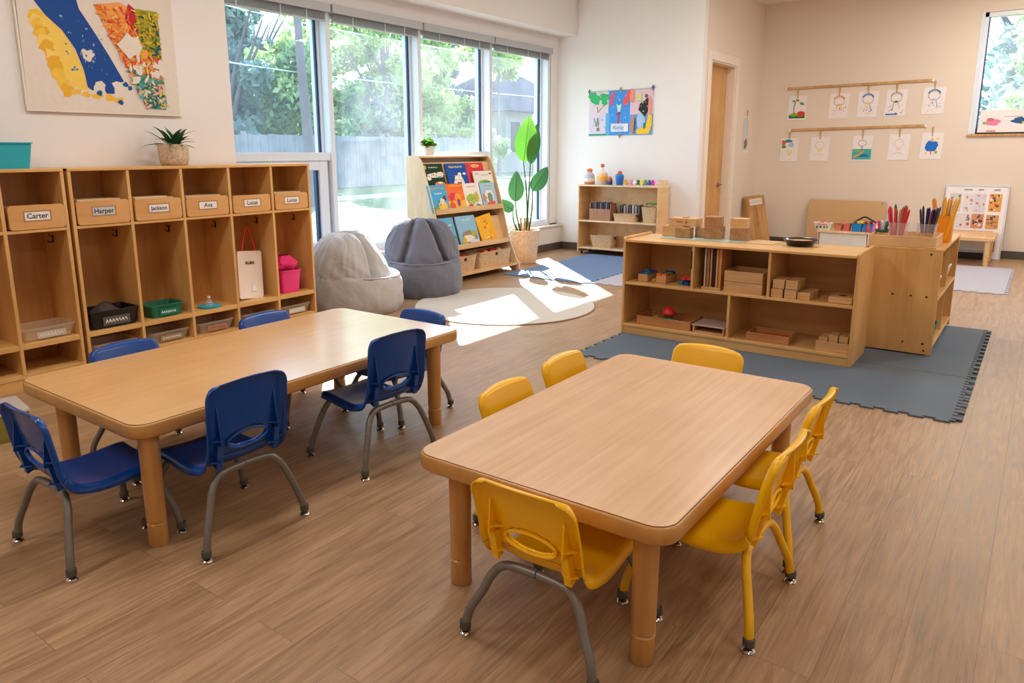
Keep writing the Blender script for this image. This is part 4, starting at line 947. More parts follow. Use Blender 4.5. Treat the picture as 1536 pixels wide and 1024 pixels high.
# upper left bay
Z1 = .4465
def open_crate(label, xc, yc, z, dx, dy, dz, mat, name='wooden_tray', cat='tray', group=None, rz=0, th=.008):
    mb = MB(); mb.cbox(0, 0, 0, dx, dy, th)
    mb.box(-dx / 2, -dx / 2 + th, -dy / 2, dy / 2, th, dz); mb.box(dx / 2 - th, dx / 2, -dy / 2, dy / 2, th, dz)
    mb.box(-dx / 2 + th, dx / 2 - th, -dy / 2, -dy / 2 + th, th, dz); mb.box(-dx / 2 + th, dx / 2 - th, dy / 2 - th, dy / 2, th, dz)
    return solo(name, mb, mat, label, cat, (xc, yc, z), rz, group, .002)
PC = [('blue', (20, 70, 160)), ('teal', (20, 130, 150)), ('yellow', (236, 180, 40)), ('red', (220, 50, 44)), ('green', (40, 140, 70)), ('orange', (236, 120, 40))]
def bricks(where, cx, cy, z, nx, ny, cols, seed, s=.032, group=None):
    r_ = random.Random(seed); k = 0
    for i in range(nx):
        for j in range(ny):
            c = cols[r_.randrange(len(cols))]; mb = MB(); mb.c = lin(c[1]); mb.cbox(0, 0, 0, s * .9, s * 1.1, s * .6)
            mb.lathe([(s * .22, s * .6), (s * .22, s * .75)], 8)
            solo('toy_brick', mb, M['plasc'], c[0] + ' toy brick ' + where, 'toy brick', (cx + (i - (nx - 1) / 2) * s * 1.15, cy + (j - (ny - 1) / 2) * s * 1.3, z + r_.uniform(0, .01)), r_.uniform(-.25, .25), group)
for nm, yc, cols in (('left small wooden crate', 2.57, PC[:2]), ('right small wooden crate', 2.41, PC)):
    open_crate(nm + ' of bricks in upper left bay of open shelf', 5.62, yc, Z1, .22, .083, .062, M['block'], 'small_crate', 'crate')
    bricks('heaped in the ' + nm, 5.61, yc, Z1 + .05, 5, 2, cols, int(yc * 100), .034, 'toy bricks in the ' + nm)
bricks('lying loose between the two small crates', 5.60, 2.49, Z1, 3, 1, PC[1:4], 9, .03, 'loose bricks between crates')
bricks('in the pile beside the divider of open shelf', 5.60, 2.21, Z1, 3, 3, [PC[0], PC[1]], 10, .034, 'brick pile by the divider')
bricks('on top of the pile beside the divider', 5.60, 2.20, Z1 + .036, 2, 3, [PC[3], ('pink', (226, 60, 90)), PC[5]], 11, .034, 'brick pile by the divider, upper layer')
# upper middle bay: boards standing, stacked boxes
mb = MB(); mb.cbox(0, 0, 0, .30, .15, .018); solo('board_rack_base', mb, M['block'], 'low wooden base under the upright boards in open shelf', 'board', (5.63, 1.985, Z1), 0, bevel=.002)
for k, (c, w, lab) in enumerate((((206, 186, 178), .012, 'whitish'), ((176, 116, 72), .02, 'brown'), ((200, 160, 120), .012, 'tan'), ((60, 34, 46), .022, 'dark plum'), ((216, 160, 100), .016, 'honey'), ((210, 150, 90), .02, 'amber'))):
    mb = MB(); mb.c = lin(c); mb.cbox(0, 0, 0, .24, w, .295); solo('upright_board', mb, M['art'], lab + ' board standing upright in middle bay of open shelf', 'board', (5.62, 2.045 - k * .0235, Z1 + .0185), 0, 'upright boards in the middle bay', .001)
for k, (z, lab) in enumerate(((0, 'lower'), (.083, 'upper'))):
    open_crate(lab + ' of two stacked long wooden trays in open shelf', 5.60, 1.735, Z1 + z, .28, .285, .080, M['block'], 'wooden_tray', 'tray', 'stacked wooden trays')
# upper right bay blocks
gb2 = 'plain wooden blocks in upper right bay'
for lab, yc, z, dx in (('leftmost in bottom row', 1.483, 0, .26), ('middle in bottom row', 1.388, 0, .24), ('left of upper pair', 1.474, .067, .22), ('right of upper pair', 1.383, .067, .24)):
    for q in range(2):
        wblock('wooden block %s, %s, in right bay of open shelf' % (lab, ('front' if q == 0 else 'rear')), 5.45 + dx / 4 + q * dx / 2 * 1.01, yc, Z1 + z, dx / 2 - .002, .082, .065, M['block'], group=gb2)
for q in range(3): wblock('wooden block %s in the row lying right of the block stack' % ['nearest', 'middle', 'farthest'][q], 5.50 + q * .082, 1.298 - q * .004, Z1, .08, .085, .052, M['block'], group=gb2)
t = thing('wooden_box', 'flat wooden box with dark stamp at right of open shelf', 'wooden box', (5.56, 1.055, Z1))
mb = MB(); mb.cbox(0, 0, 0, .20, .155, .046); build('box_body', mb, M['block'], t, bevel=.006)
mb = MB(); mb.c = lin((90, 60, 36)); mb.lathe([(.03, .0462), (.03, .0468)], 16, -.01, 0); build('stamp', mb, M['art'], t)
# lower bays
Z0 = .0945
open_crate('long wooden tray of small toys in lower left bay', 5.60, 2.36, Z0, .27, .46, .075, M['trayw'], 'toy_tray', 'tray', th=.01)
PM = [('yellow', (220, 180, 50)), ('green', (90, 150, 50)), ('red', (190, 50, 40)), ('brown', (120, 70, 40)), ('tan', (210, 160, 90))]
toys('piece lying in the lower left toy tray', 5.61, 2.33, Z0 + .012, .10, .36, 12, PM, 21, .02, 'toy_piece', group='small pieces in lower left tray')
t = thing('strawberry_toy', 'round red toy with green base in lower left tray', 'toy', (5.58, 2.36, Z0 + .011))
mb = MB(); mb.c = lin((24, 140, 80)); mb.lathe([(.034, 0), (.046, .02), (.045, .05), (.02, .06)], 18); build('toy_base', mb, M['plasc'], t)
mb = MB(); mb.c = lin((226, 36, 50)); mb.lathe([(.03, .0605), (.052, .085), (.05, .11), (.03, .135), (.008, .145)], 18); build('toy_head', mb, M['plasc'], t)
t = thing('paper_tray', 'grey-lidded paper tray in lower bay next to toy tray', 'tray', (5.60, 1.985, Z0))
mb = MB(); w = .25; h_ = .055
mb.cbox(0, 0, 0, .25, w, .012); mb.box(-.125, .125, -w / 2, -w / 2 + .012, .012, h_); mb.box(-.125, .125, w / 2 - .012, w / 2, .012, h_); mb.box(.113, .125, -w / 2 + .012, w / 2 - .012, .012, h_); build('tray_body', mb, M['block'], t, bevel=.002)
mb = MB(); mb.cbox(0, 0, h_, .27, .265, .009); build('lid', mb, plain('taupe_lid', (200, 172, 156), .5), t, bevel=.003)
open_crate('wooden tray of red sticks in lower right bay', 5.57, 1.53, Z0, .22, .31, .065, M['trayw'], 'stick_tray', 'tray', th=.01)
for k in range(7):
    mb = MB(); mb.c = lin([(206, 30, 30), (190, 24, 28), (224, 44, 36)][k % 3] if k < 6 else (226, 160, 60)); mb.box(-.006, .006, -.135, .135, 0, .012)
    solo('counting_stick', mb, M['plasc'], ('red counting stick lying in the lower right tray' if k < 6 else 'amber counting stick at back of the lower right tray'), 'stick', (5.50 + k * .022, 1.53, Z0 + .0115 + .015 * (k % 2)), R((k % 3 - 1) * 1.5), 'counting sticks in lower tray' if k < 6 else None)
open_crate('wooden crate holding blocks at lower right of open shelf', 5.56, 1.08, Z0, .20, .22, .07, M['block'], 'block_crate', 'crate', th=.01)
for lab, y in (('left', 1.148), ('middle', 1.082), ('right', 1.015)):
    wblock(lab + ' wooden block in the lower right block crate', 5.56, y, Z0 + .0115, .14, .06, .05 + (.055 if lab != 'left' else .035), M['block'], group='blocks in lower right crate')

# ------------------------------------------------------------------ pencil shelf
PX0, PX1, PY0, PY1, PZ = 6.07, 7.30, .53, 1.03, .80
t = thing('pencil_shelf', 'maple shelf seen end-on, carrying the pencil cups', 'shelf', (PX0, PY0, gz))
def h2(m_, x0, x1, y0, y1, z0, z1): return m_.box(x0 - PX0, x1 - PX0, y0 - PY0, y1 - PY0, z0 - gz, z1 - gz)
for x in (PX0, PX1 - .02):
    mb = MB(); h2(mb, x, x + .02, PY0, PY1, .02, PZ - .02); build('side_panel', mb, M['maple'], t, bevel=.003)
mb = MB(); h2(mb, PX0, PX1, PY0 - .004, PY1, PZ - .02, PZ); build('top_panel', mb, M['maplex'], t, bevel=.003)
mb = MB(); h2(mb, PX0 + .02, PX1 - .02, PY1 - .015, PY1 - .003, .05, PZ - .02); build('back_panel', mb, M['mapleb2'], t)
for z in (.42, .07):
    mb = MB(); h2(mb, PX0 + .02, PX1 - .02, PY0, PY1 - .015, z, z + .022); build('shelf', mb, M['maplex'], t, bevel=.002)
for z0, z1 in ((.442, .78), (.092, .42)):
    mb = MB(); h2(mb, 6.68, 6.70, PY0 + .01, PY1 - .015, z0, z1); build('divider', mb, M['maple'], t)
for y, z in ((.60, .76), (.60, .45), (.70, .45), (.82, .45), (.59, .10), (.72, .10), (.58, .05)):
    mb = MB(); mb.T = Matrix.Translation((-.001, y - PY0, z - gz)) @ Matrix.Rotation(-PI / 2, 4, 'Y'); mb.cyl(0, 0, 0, .003, .007, 10); build('screw_head', mb, M['blackp'], t)
for x, y in ((6.10, .56), (6.10, 1.0), (7.27, .56), (7.27, 1.0)):
    mb = MB(); mb.cyl(x - PX0, y - PY0, 0, .01, .015, 12); build('foot', mb, M['wpot'], t)
# tray on top, facing the camera
open_crate('pale wooden tray holding pencil cups on pencil shelf', 6.29, .80, PZ + .001, .40, .44, .078, M['birchx'], 'pencil_tray', 'tray', th=.012)
PT = PZ + .001 + .013
def cup(label, x, y, z, w, d, h, mat, name='pencil_cup'):
    t = thing(name, label, 'cup', (x, y, z))
    build('cup_wall', bin_mb(w, d, h, .008, .003, .012, .003), mat, t, smooth=50); return t
cup('clear square cup of red and green pencils in pencil tray', 6.25, .85, PT, .125, .125, .15, M['clearw'])
c2 = cup('clear square cup of dark pencils in pencil tray', 6.25, .665, PT, .125, .125, .15, M['clearw'])
mb = MB(); mb.box(-.064, -.060, -.045, .045, .015, .085); build('cup_sticker', mb, M['plank'], c2)
c3 = cup('orange plastic cup of yellow pencils on pencil shelf', 6.62, .60, PZ + .001, .14, .14, .20, M['orangep'])
def pencil(c, base, tip, r, lab, grp, tipc=None, nm='coloured_pencil'):
    b_, p_ = Vector(base), Vector(tip); d_ = p_ - b_; L = d_.length
    mb = MB(); q = d_.to_track_quat('Z', 'Y').to_matrix().to_4x4(); mb.T = q
    mb.c = lin(c); mb.lathe([(r, 0), (r, L * .90)], 7); mb.c = lin(tipc or c); mb.lathe([(r, L * .9), (r * 1.05, L * .92), (r * .35, L)], 7)
    solo(nm, mb, M['plasc'], lab, 'pencil', base, 0, grp)
r_ = random.Random(31)
def fill(cx, cy, z, n, cols, L, lab, grp, spread=.055, nm='coloured_pencil'):
    for k in range(n):
        cn, c = cols[k % len(cols)]; a = r_.uniform(-1, 1); b = r_.uniform(-1, 1)
        pencil(c, (cx + b * .035, cy + a * .032, z + .006), (cx + b * .05 + r_.uniform(-.012, .012), cy + a * (spread + .02) + r_.uniform(-.01, .01), z + L * r_.uniform(.93, 1.06)), r_.uniform(.0075, .0105), '%s %s' % (cn, lab), grp, nm=nm)
fill(6.25, .86, PT, 14, [('crimson', (214, 24, 60)), ('red', (222, 40, 44)), ('dark green', (20, 90, 60)), ('pink', (230, 60, 100)), ('green', (24, 110, 70)), ('wooden', (214, 164, 110))], .265, 'pencil in the left clear cup', 'pencils in left clear cup', .06)
fill(6.25, .67, PT, 15, [('navy', (28, 36, 90)), ('black', (26, 24, 30)), ('plum', (90, 40, 60)), ('brown', (150, 96, 66)), ('dark teal', (24, 70, 90)), ('salmon', (224, 140, 120))], .265, 'pencil in the right clear cup', 'pencils in right clear cup', .055)
fill(6.60, .60, PZ + .02, 15, [('yellow', (244, 180, 20)), ('golden', (236, 160, 24)), ('amber', (230, 150, 60)), ('pale wooden', (232, 196, 130))], .31, 'pencil in the orange cup', 'pencils in orange cup', .075)
# green tuft tray left of cups
t = thing('marker_tray', 'low green tray of stubby markers beside the clear cup', 'tray', (6.30, .965, PZ + .0805))
build('tray_body', bin_mb(.11, .09, .022, .006, .003, .01, .002), M['greenp'], t)
fill(6.30, .965, PZ + .085, 9, [('white', (230, 226, 230)), ('teal', (40, 150, 160)), ('pink', (226, 60, 110)), ('green', (30, 120, 70)), ('red', (200, 50, 50))], .085, 'stubby marker in the green tray', 'stubby markers in the green tray', .03, 'stubby_marker')
# things in the pencil shelf openings
plastic_bin('storage_bin', 'dark green bin in the pencil shelf, bottom near bay', 'bin', (6.30, .66, .093), .24, .24, .12, M['greenp'], .015)
def curl(label, x, y, z):
    mb = MB(); mb.tube(catmull([(0, 0, 0.01), (.02, -.02, .09), (.0, -.035, .14), (-.03, -.02, .11), (-.02, 0, .05), (.02, .01, .02)], 5), .009, 8); solo('curled_band', mb, M['wpot'], label, 'craft item', (x, y, z), smooth=80)
curl('white curled band in the upper near bay of pencil shelf', 6.25, .58, .443)
curl('white curled band in the upper far bay of pencil shelf', 6.95, .58, .443)

# ------------------------------------------------------------------ wall shelf by the poster wall
SX0, SX1, SY0, SY1 = 9.5, 9.86, 4.24, 5.51
t = thing('wall_toy_shelf', 'two-tier birch shelf against the white wall under poster', 'shelf', (SX0, SY0, 0))
def h3(m_, x0, x1, y0, y1, z0, z1): return m_.box(x0 - SX0, x1 - SX0, y0 - SY0, y1 - SY0, z0, z1)
for y in (SY0, SY1 - .02):
    mb = MB(); h3(mb, SX0, SX1, y, y + .02, .04, 1.0); build('side_panel', mb, M['birchx'], t, bevel=.003)
mb = MB(); h3(mb, SX0 - .003, SX1, SY0, SY1, 1.0, 1.022); build('top_panel', mb, M['birch'], t, bevel=.003)
for z in (.485, .085):
    mb = MB(); h3(mb, SX0, SX1, SY0 + .02, SY1 - .02, z, z + .022); build('shelf', mb, M['birch'], t, bevel=.002)
mb = MB(); h3(mb, SX1 - .012, SX1, SY0 + .02, SY1 - .02, .085, 1.0); build('back_panel', mb, M['birchx'], t)
for x in (SX0 + .05, SX1 - .05):
    for y in (SY0 + .05, SY1 - .05):
        mb = MB(); mb.T = Matrix.Translation((x - SX0, y - SY0, .022)) @ Matrix.Rotation(PI / 2, 4, 'X'); mb.cyl(0, 0, -.01, .01, .02, 12); mb.T = Matrix(); h3(mb, x - .012, x + .012, y - .012, y + .012, .04, .045); build('caster', mb, M['blackp'], t)
SZ = 1.0225
def layered(name, label, x, y, z, prof, cols, cat='jar'):
    mb = MB(); mb.c = lin(cols[0])
    for i in range(len(prof) - 1):
        mb.c = lin(cols[i % len(cols)]); mb.lathe([prof[i], prof[i + 1]], 18, cap0=(i == 0), cap1=(i == len(prof) - 2))
    return solo(name, mb, M['plasc'], label, cat, (x, y, z))
layered('sand_jar', 'striped grey and orange jar at left end of wall shelf', 9.64, 5.40, SZ, [(.075, 0), (.08, .04), (.08, .09), (.07, .14), (.035, .18), (.045, .21), (.02, .23)], [(196, 120, 70), (226, 214, 204), (180, 180, 190), (190, 186, 190), (226, 120, 50), (226, 120, 50)])
layered('sand_jar', 'tall orange-banded jar with orange stopper on wall shelf', 9.64, 5.19, SZ, [(.075, 0), (.08, .06), (.08, .12), (.078, .16), (.05, .19), (.02, .20), (.02, .25), (.028, .26), (.03, .29), (.01, .30)], [(196, 180, 170), (236, 170, 70), (238, 196, 150), (238, 206, 176), (230, 190, 160), (220, 226, 240), (60, 60, 70), (236, 110, 50), (236, 110, 50)])
layered('toy_pot', 'small navy and brown pot beside the tall jar', 9.62, 5.055, SZ, [(.035, 0), (.04, .05), (.035, .09), (.01, .12)], [(30, 60, 120), (150, 90, 60), (190, 110, 60)], 'toy')
layered('toy_flowerpot', 'blue toy flowerpot with red bloom on wall shelf', 9.62, 4.90, SZ, [(.045, 0), (.06, .10), (.065, .13), (.05, .15), (.035, .16), (.03, .19), (.01, .20)], [(30, 100, 190), (40, 120, 210), (40, 120, 210), (60, 140, 90), (226, 60, 40), (226, 60, 40)], 'toy')
for k, (cn, c, y) in enumerate((('mustard', (214, 160, 50), 4.79), ('pink', (230, 140, 160), 4.70), ('white', (236, 230, 236), 4.645), ('dark green', (40, 100, 50), 4.59), ('yellow', (236, 206, 100), 4.54), ('green', (60, 150, 80), 4.48), ('blue', (40, 80, 180), 4.42), ('magenta', (210, 40, 140), 4.37), ('lilac', (220, 190, 220), 4.32))):
    mb = MB(); mb.c = lin(c); mb.ball(0, 0, .03, .04, .035, .03, 10, 7); mb.c = lin((236, 230, 236)); mb.lathe([(.028, 0), (.03, .02)], 10); mb.c = lin(c); mb.ball(.0, .01, .065, .02, .02, .018, 8, 6)
    solo('knobbly_toy', mb, M['plasc'], cn + ' knobbly toy in the row on top of wall shelf', 'toy', (9.60, y, SZ), 0, 'knobbly toys on wall shelf')
t = thing('shelf_riser', 'low pale wooden gallery board along back of wall shelf', 'board', (9.80, 4.54, SZ))
mb = MB(); mb.box(-.01, .01, -.28, .27, 0, .075); build('board', mb, M['birch'], t); mb = MB(); mb.prism([(-.0, 0), (.0001, .09), (-.1, 0)], 0, .001) if False else mb.loft([[(.01, -.29, 0), (.01, -.29, .09), (-.13, -.29, 0)], [(.01, -.28, 0), (.01, -.28, .09), (-.13, -.28, 0)]]); build('end_piece', mb, M['birchx'], t)
# inside it
Zs = .5075
t = thing('book_caddy', 'brown caddy of dark folders on middle tier of wall shelf', 'box', (9.63, 5.16, Zs))
mb = MB(); mb.cbox(0, 0, 0, .20, .34, .01); mb.box(-.10, -.09, -.17, .17, .01, .17); mb.box(-.09, .09, .16, .17, .01, .25); mb.box(-.09, .09, -.17, -.16, .01, .25); build('caddy_body', mb, wood('caddy_wood', (176, 120, 86), (130, 84, 58), 'z', 60), t)
for k in range(10):
    mb = MB(); mb.box(-.08, .09, .14 - k * .031, .162 - k * .031, .011, .25 + (k % 3) * .006); mb.c = lin([(50, 46, 60), (80, 60, 54), (110, 104, 120)][k % 3]); mb.fc = [mb.c] * len(mb.f); solo('dark_folder', mb, M['art'], 'dark folder standing in the brown caddy', 'folder', (9.63, 5.16, Zs), 0, 'dark folders in the brown caddy')
basket('wicker_basket', 'low wide wicker basket on middle tier of wall shelf', (9.62, 4.78, Zs), .17, .34, .11, M['wick'], .01, 'baskets on the wall shelf')
basket('wicker_basket', 'tall square wicker basket on middle tier of wall shelf', (9.65, 4.40, Zs), .20, .24, .22, M['wick'], .02, 'baskets on the wall shelf')
basket('wicker_basket', 'wicker basket on bottom tier of wall shelf', (9.64, 5.14, .1075), .22, .36, .18, M['wick'], .03, 'baskets on the wall shelf')
plastic_bin('toy_bowl', 'small dark toy tub on bottom tier of wall shelf', 'bin', (9.62, 4.72, .1075), .11, .14, .08, M['blackp'], .01)
for k in range(8):
    mb = MB(); mb.c = lin([(170, 170, 178), (110, 104, 110), (210, 206, 210)][k % 3]); mb.cbox(0, 0, 0, .12, .024, .22 + .01 * (k % 2)); solo('thin_booklet', mb, M['art'], 'thin grey booklet standing behind the low wicker basket', 'book', (9.78, 4.95 - k * .045, Zs), 0, 'thin booklets behind the low basket')
# green sprig
mb = MB(); mb.c = lin((60, 160, 80))
for k in range(5): mb.ball(0, -.05 * k, .0 + .006 * (k % 2), .014, .028, .014, 8, 6)
mb.box(-.14, .01, -.16, -.10, .0, .004) if False else None
mb.c = lin((90, 130, 80)); mb.tube([(0, -.1, 0), (.0, -.02, -.10), (.01, .0, -.26)], .003, 6)
solo('paper_sprig', mb, M['plasc'], 'green sprig rising from the tall wicker basket', 'decoration', (9.64, 4.47, .77))
# ------------------------------------------------------------------ wall art
RX = -PI / 2
def paper(name, label, x, y, z, w, h, draw, group=None, clip=True, skew=0, cat='drawing', facing=RX, mat='art'):
    t = thing(name, label, cat, (x, y, z), facing, group)
    a = Art(0); a.rd = random.Random(int(abs(y * 97 + z * 31)))
    a.c = lin((236, 228, 226)); a.add([(-w / 2, .002, -h), (w / 2 - skew, .002, -h), (w / 2, .002, 0), (-w / 2 + skew, .002, 0)], [(0, 3, 2, 1)])
    a.poly([(-w / 2, -h), (w / 2 - skew, -h), (w / 2, 0), (-w / 2 + skew, 0)], (238, 230, 228))
    draw(a, w, h); build('sheet', a, M[mat], t)
    if clip:
        mb = MB(); mb.box(-.006, .006, -.012, -.004, -.04, .055); mb.box(-.008, .008, -.016, .0, .045, .085); build('clothespin', mb, M['plank'], t)
    return t
# big poster
def poster(a, w, h):
    G, Bu, Pk = (60, 180, 110), (70, 150, 226), (226, 190, 214)
    L_, R_ = -w / 2, w / 2; f = lambda u, v: (L_ + u * w, -h + v * h)
    q = lambda u0, u1, v0, v1, c: a.rect(L_ + u0 * w, L_ + u1 * w, -h + v0 * h, -h + v1 * h, c)
    q(0, .31, .45, 1, (222, 204, 214)); q(0, .29, 0, .45, (216, 208, 226)); q(.31, .65, .0, 1, Bu); q(.27, .33, .0, .5, (90, 176, 220)); q(.65, 1, .45, 1, (230, 196, 206)); q(.65, 1, 0, .45, (110, 166, 220))
    a.lay += 1
    for u, v, ru, rv in ((.06, .88, .07, .1), (.1, .8, .09, .1), (.24, .86, .07, .1), (.25, .74, .05, .07)): x, z = f(u, v); a.blob(x, z, ru * w, rv * h, G, 12, .25, False)
    a.stroke([f(.13, .65), f(.14, .52), f(.2, .62), f(.24, .68)], .012, (150, 140, 90)); a.stroke([f(.08, .4), f(.12, .2), f(.14, .4), f(.16, .15)], .014, (110, 130, 110))
    x, z = f(.15, .14); a.blob(x, z, .03, .03, (170, 120, 70)); a.speck(*[f(.02, 0)[0], f(.28, 0)[0]], *[f(0, .1)[1], f(0, .4)[1]], 18, [(190, 80, 120), (60, 140, 130)], .006)
    q(0, .28, 0, .04, (50, 160, 120))
    for p in ((.36, .8), (.38, .88), (.35, .72)): x, z = f(*p); a.blob(x, z, .03, .05, (226, 90, 110), 10, .3, False)
    for p in ((.6, .8), (.58, .74), (.62, .88)): x, z = f(*p); a.blob(x, z, .035, .06, (236, 90, 100), 10, .3, False)
    a.poly([f(.44, .7), f(.48, .66), f(.52, .7), f(.5, .52), (f(.46, .52))], (206, 226, 206)); a.stroke([f(.48, .52), f(.47, .25)], .025, (206, 60, 80)); a.stroke([f(.44, .46), f(.5, .5)], .02, (150, 60, 70))
    q(.36, .63, .08, .26, (232, 230, 238)); q(.4, .55, .1, .24, (206, 216, 230))
    x, z = f(.475, .17); a.text('Rueeg', .07, x, z, (60, 110, 170))
    a.poly([f(.78, .55), f(.8, .68), f(.86, .74), f(.92, .8), (f(.95, .66)), f(.93, .5), f(.88, .4)], (52, 48, 42)); x, z = f(.86, .8); a.blob(x, z, .03, .05, (220, 200, 200)); x, z = f(.9, .84); a.blob(x, z, .025, .03, (110, 100, 80))
    x, z = f(.68, .85); a.blob(x, z, .04, .1, (240, 150, 120)); x, z = f(.78, .82); a.blob(x, z, .06, .06, (214, 206, 150)); x, z = f(.97, .6); a.blob(x - .02, z, .03, .14, (240, 150, 150)); 
    a.poly([f(.76, .02), f(.95, .02), f(.99, .2), f(.99, .44), f(.93, .42), f(.9, .2), f(.76, .12)], (244, 198, 62)); x, z = f(.82, .3); a.blob(x, z, .07, .09, (170, 200, 236)); x, z = f(.7, .22); a.blob(x, z, .03, .12, (226, 130, 80)); x, z = f(.73, .2); a.blob(x, z, .014, .12, (30, 110, 150)); x, z = f(.88, .2); a.blob(x, z, .02, .05, (50, 130, 120))
    q(0, 1, .99, 1, (150, 180, 160))
    a.speck(L_ + .02, R_ - .02, -h + .02, -.02, 60, [(236, 200, 216), (120, 190, 230), (90, 170, 120), (244, 214, 120), (230, 120, 130), (206, 214, 236)], .007)
pt_ = paper('collage_poster', 'large bright child-painted poster pinned above the wall shelf', XP - .006, 5.06, 2.36, 1.02, .635, poster, None, False, 0, 'poster')
for (x, z, c) in ((-.51, 0, M['greenp']), (0, .01, M['plank']), (.50, .01, M['bluep']), (0, -.64, M['plank'])):
    mb = MB(); mb.box(x - .008, x + .008, -.012, -.004, z - .04, z + .03); mb.box(x - .02, x + .02, -.012, -.005, z - .012, z + .008); build('wall_clip', mb, c, pt_)
# rails
def rail(label, y0, z0, y1, z1):
    mb = MB(); L = math.hypot(y1 - y0, z1 - z0); mb.box(-.02, .0, -L, 0, -.018, .018)
    t = thing('display_rail', label, 'rail', (XF - .002, y0, z0), 0, rot=(math.atan2(-(z1 - z0), (y0 - y1)), 0, 0))
    build('strip', mb, M['plank'], t, bevel=.003)
    for y in (0.0, -L + .02):
        mb = MB(); mb.box(-.024, .0, y - .02, y + .005, -.022, .022); build('end_clip', mb, M['wpot'], t)
rail('upper wooden strip with hanging drawings on the far wall', 3.46, 2.44, 1.44, 2.456)
rail('lower wooden strip with hanging drawings on the far wall', 3.36, 1.808, 1.47, 1.832)
K = (90, 90, 100)
def d1(a, w, h):
    a.rect(-w * .42, w * .42, -h * .93, -h * .8, (30, 120, 70)); a.blob(w * .2, -h * .74, w * .22, h * .12, (214, 70, 50)); a.blob(-w * .15, -h * .78, w * .2, h * .08, (140, 180, 50)); a.stroke([(-w * .15, -h * .75), (-w * .18, -h * .45), (-w * .1, -h * .25)], .012, (40, 110, 70))
    for x, z in ((-.2, .22), (.0, .2), (.2, .32), (.28, .36)): a.blob(x * w, -z * h, w * .1, h * .05, (120, 150, 60), 8, .3)
def face(c1, c2, low=None):
    def f(a, w, h):
        a.arc(0, -h * .32, w * .25, h * .17, 0, 350, .006, K, 14); a.arc(0, -h * .3, w * .28, h * .2, 20, 160, .018, c1, 10)
        a.blob(0, -h * .46, w * .1, h * .04, c2); a.speck(-w * .35, w * .35, -h * .9, -h * .55, 10, [c1, c2, (120, 130, 160)], .008)
        a.stroke([(-w * .1, -h * .5), (-w * .15, -h * .75)], .007, c2); a.stroke([(w * .1, -h * .5), (w * .17, -h * .72)], .007, c1)
        if low: a.rect(-w * .44, w * .1, -h * .96, -h * .91, low)
    return f
def faint(c):
    def f(a, w, h):
        a.arc(0, -h * .35, w * .22, h * .16, 0, 360, .004, (170, 164, 164), 14); a.blob(0, -h * .55, w * .14, h * .07, c); a.stroke([(-w * .25, -h * .75), (0, -h * .7), (w * .2, -h * .76)], .005, (190, 184, 184))
    return f
def dsea(a, w, h):
    a.rect(-w * .46, w * .46, -h * .95, -h * .53, (70, 170, 170)); a.blob(w * .1, -h * .8, w * .3, h * .06, (40, 130, 170)); a.stroke([(-w * .42, -h * .88), (-w * .1, -h * .75), (w * .1, -h * .6)], .025, (226, 160, 90)); a.blob(-w * .2, -h * .62, w * .2, h * .04, (130, 180, 110)); a.arc(0, -h * .3, w * .2, h * .12, 0, 350, .005, K); a.stroke([(0, -h * .42), (0, -h * .56)], .008, K)
def dblue(a, w, h):
    a.blob(-w * .1, -h * .5, w * .19, h * .18, (30, 110, 206)); a.blob(w * .12, -h * .48, w * .16, h * .18, (30, 110, 206)); a.rect(-w * .18, w * .16, -h * .7, -h * .4, (34, 112, 204)); a.blob(0, -h * .26, w * .08, h * .06, (240, 180, 110)); a.stroke([(0, -h * .7), (0, -h * .82)], .016, (236, 110, 60)); a.blob(w * .22, -h * .74, w * .07, h * .06, (150, 190, 70)); a.blob(-w * .22, -h * .77, w * .05, h * .04, (236, 214, 90)); a.blob(w * .25, -h * .22, w * .07, h * .04, (236, 220, 110))
def dcorner(a, w, h):
    a.blob(-w * .32, -h * .2, w * .12, h * .12, (222, 90, 80)); a.blob(-w * .3, -h * .38, w * .13, h * .07, (70, 160, 90)); a.blob(-w * .05, -h * .14, w * .2, h * .06, (60, 140, 180)); a.blob(w * .1, -h * .3, w * .14, h * .1, (170, 206, 230)); a.stroke([(-w * .1, -h * .5), (0, -h * .75), (w * .15, -h * .55)], .02, (236, 214, 110))
gd = 'children drawings clipped to the strips'
rows = [
 ('drawing of green hill and palm tree, upper strip leftmost', 3.375 - .25 + .12, 2.33, d1), ('orange-haired face drawing with letters, upper strip second', 2.66, 2.335, face((240, 160, 90), (240, 190, 90))),
 ('blue-haired figure drawing, upper strip middle', 2.265, 2.345, face((60, 130, 200), (240, 200, 110))), ('face drawing with green mouth and blue caption, upper strip', 1.885, 2.35, face((210, 180, 160), (40, 120, 90), (50, 120, 190))),
 ('faint blue dotted face drawing, upper strip rightmost', 1.43, 2.36, face((60, 120, 180), (170, 190, 220))),
 ('drawing with red and green corner, lower strip leftmost', 3.335, 1.69, dcorner), ('nearly blank faint face drawing, lower strip second', 2.86, 1.70, faint((236, 226, 150))),
 ('sea and sunset landscape drawing, lower strip middle', 2.285, 1.705, dsea), ('faint drawing with pink patch, lower strip fourth', 1.80, 1.715, faint((244, 206, 206))), ('bold blue butterfly shape drawing, lower strip rightmost', 1.355, 1.73, dblue)]
PYS = [3.27, 2.665, 2.27, 1.895, 1.42, 3.345, 2.89, 2.29, 1.80, 1.385]
for (lab, y, z, fn), yy in zip(rows, PYS):
    up = z > 2
    paper('child_drawing', lab, XF - .004, yy, z + (.0 if up else .0), .285, .37, fn, gd, True, .012)
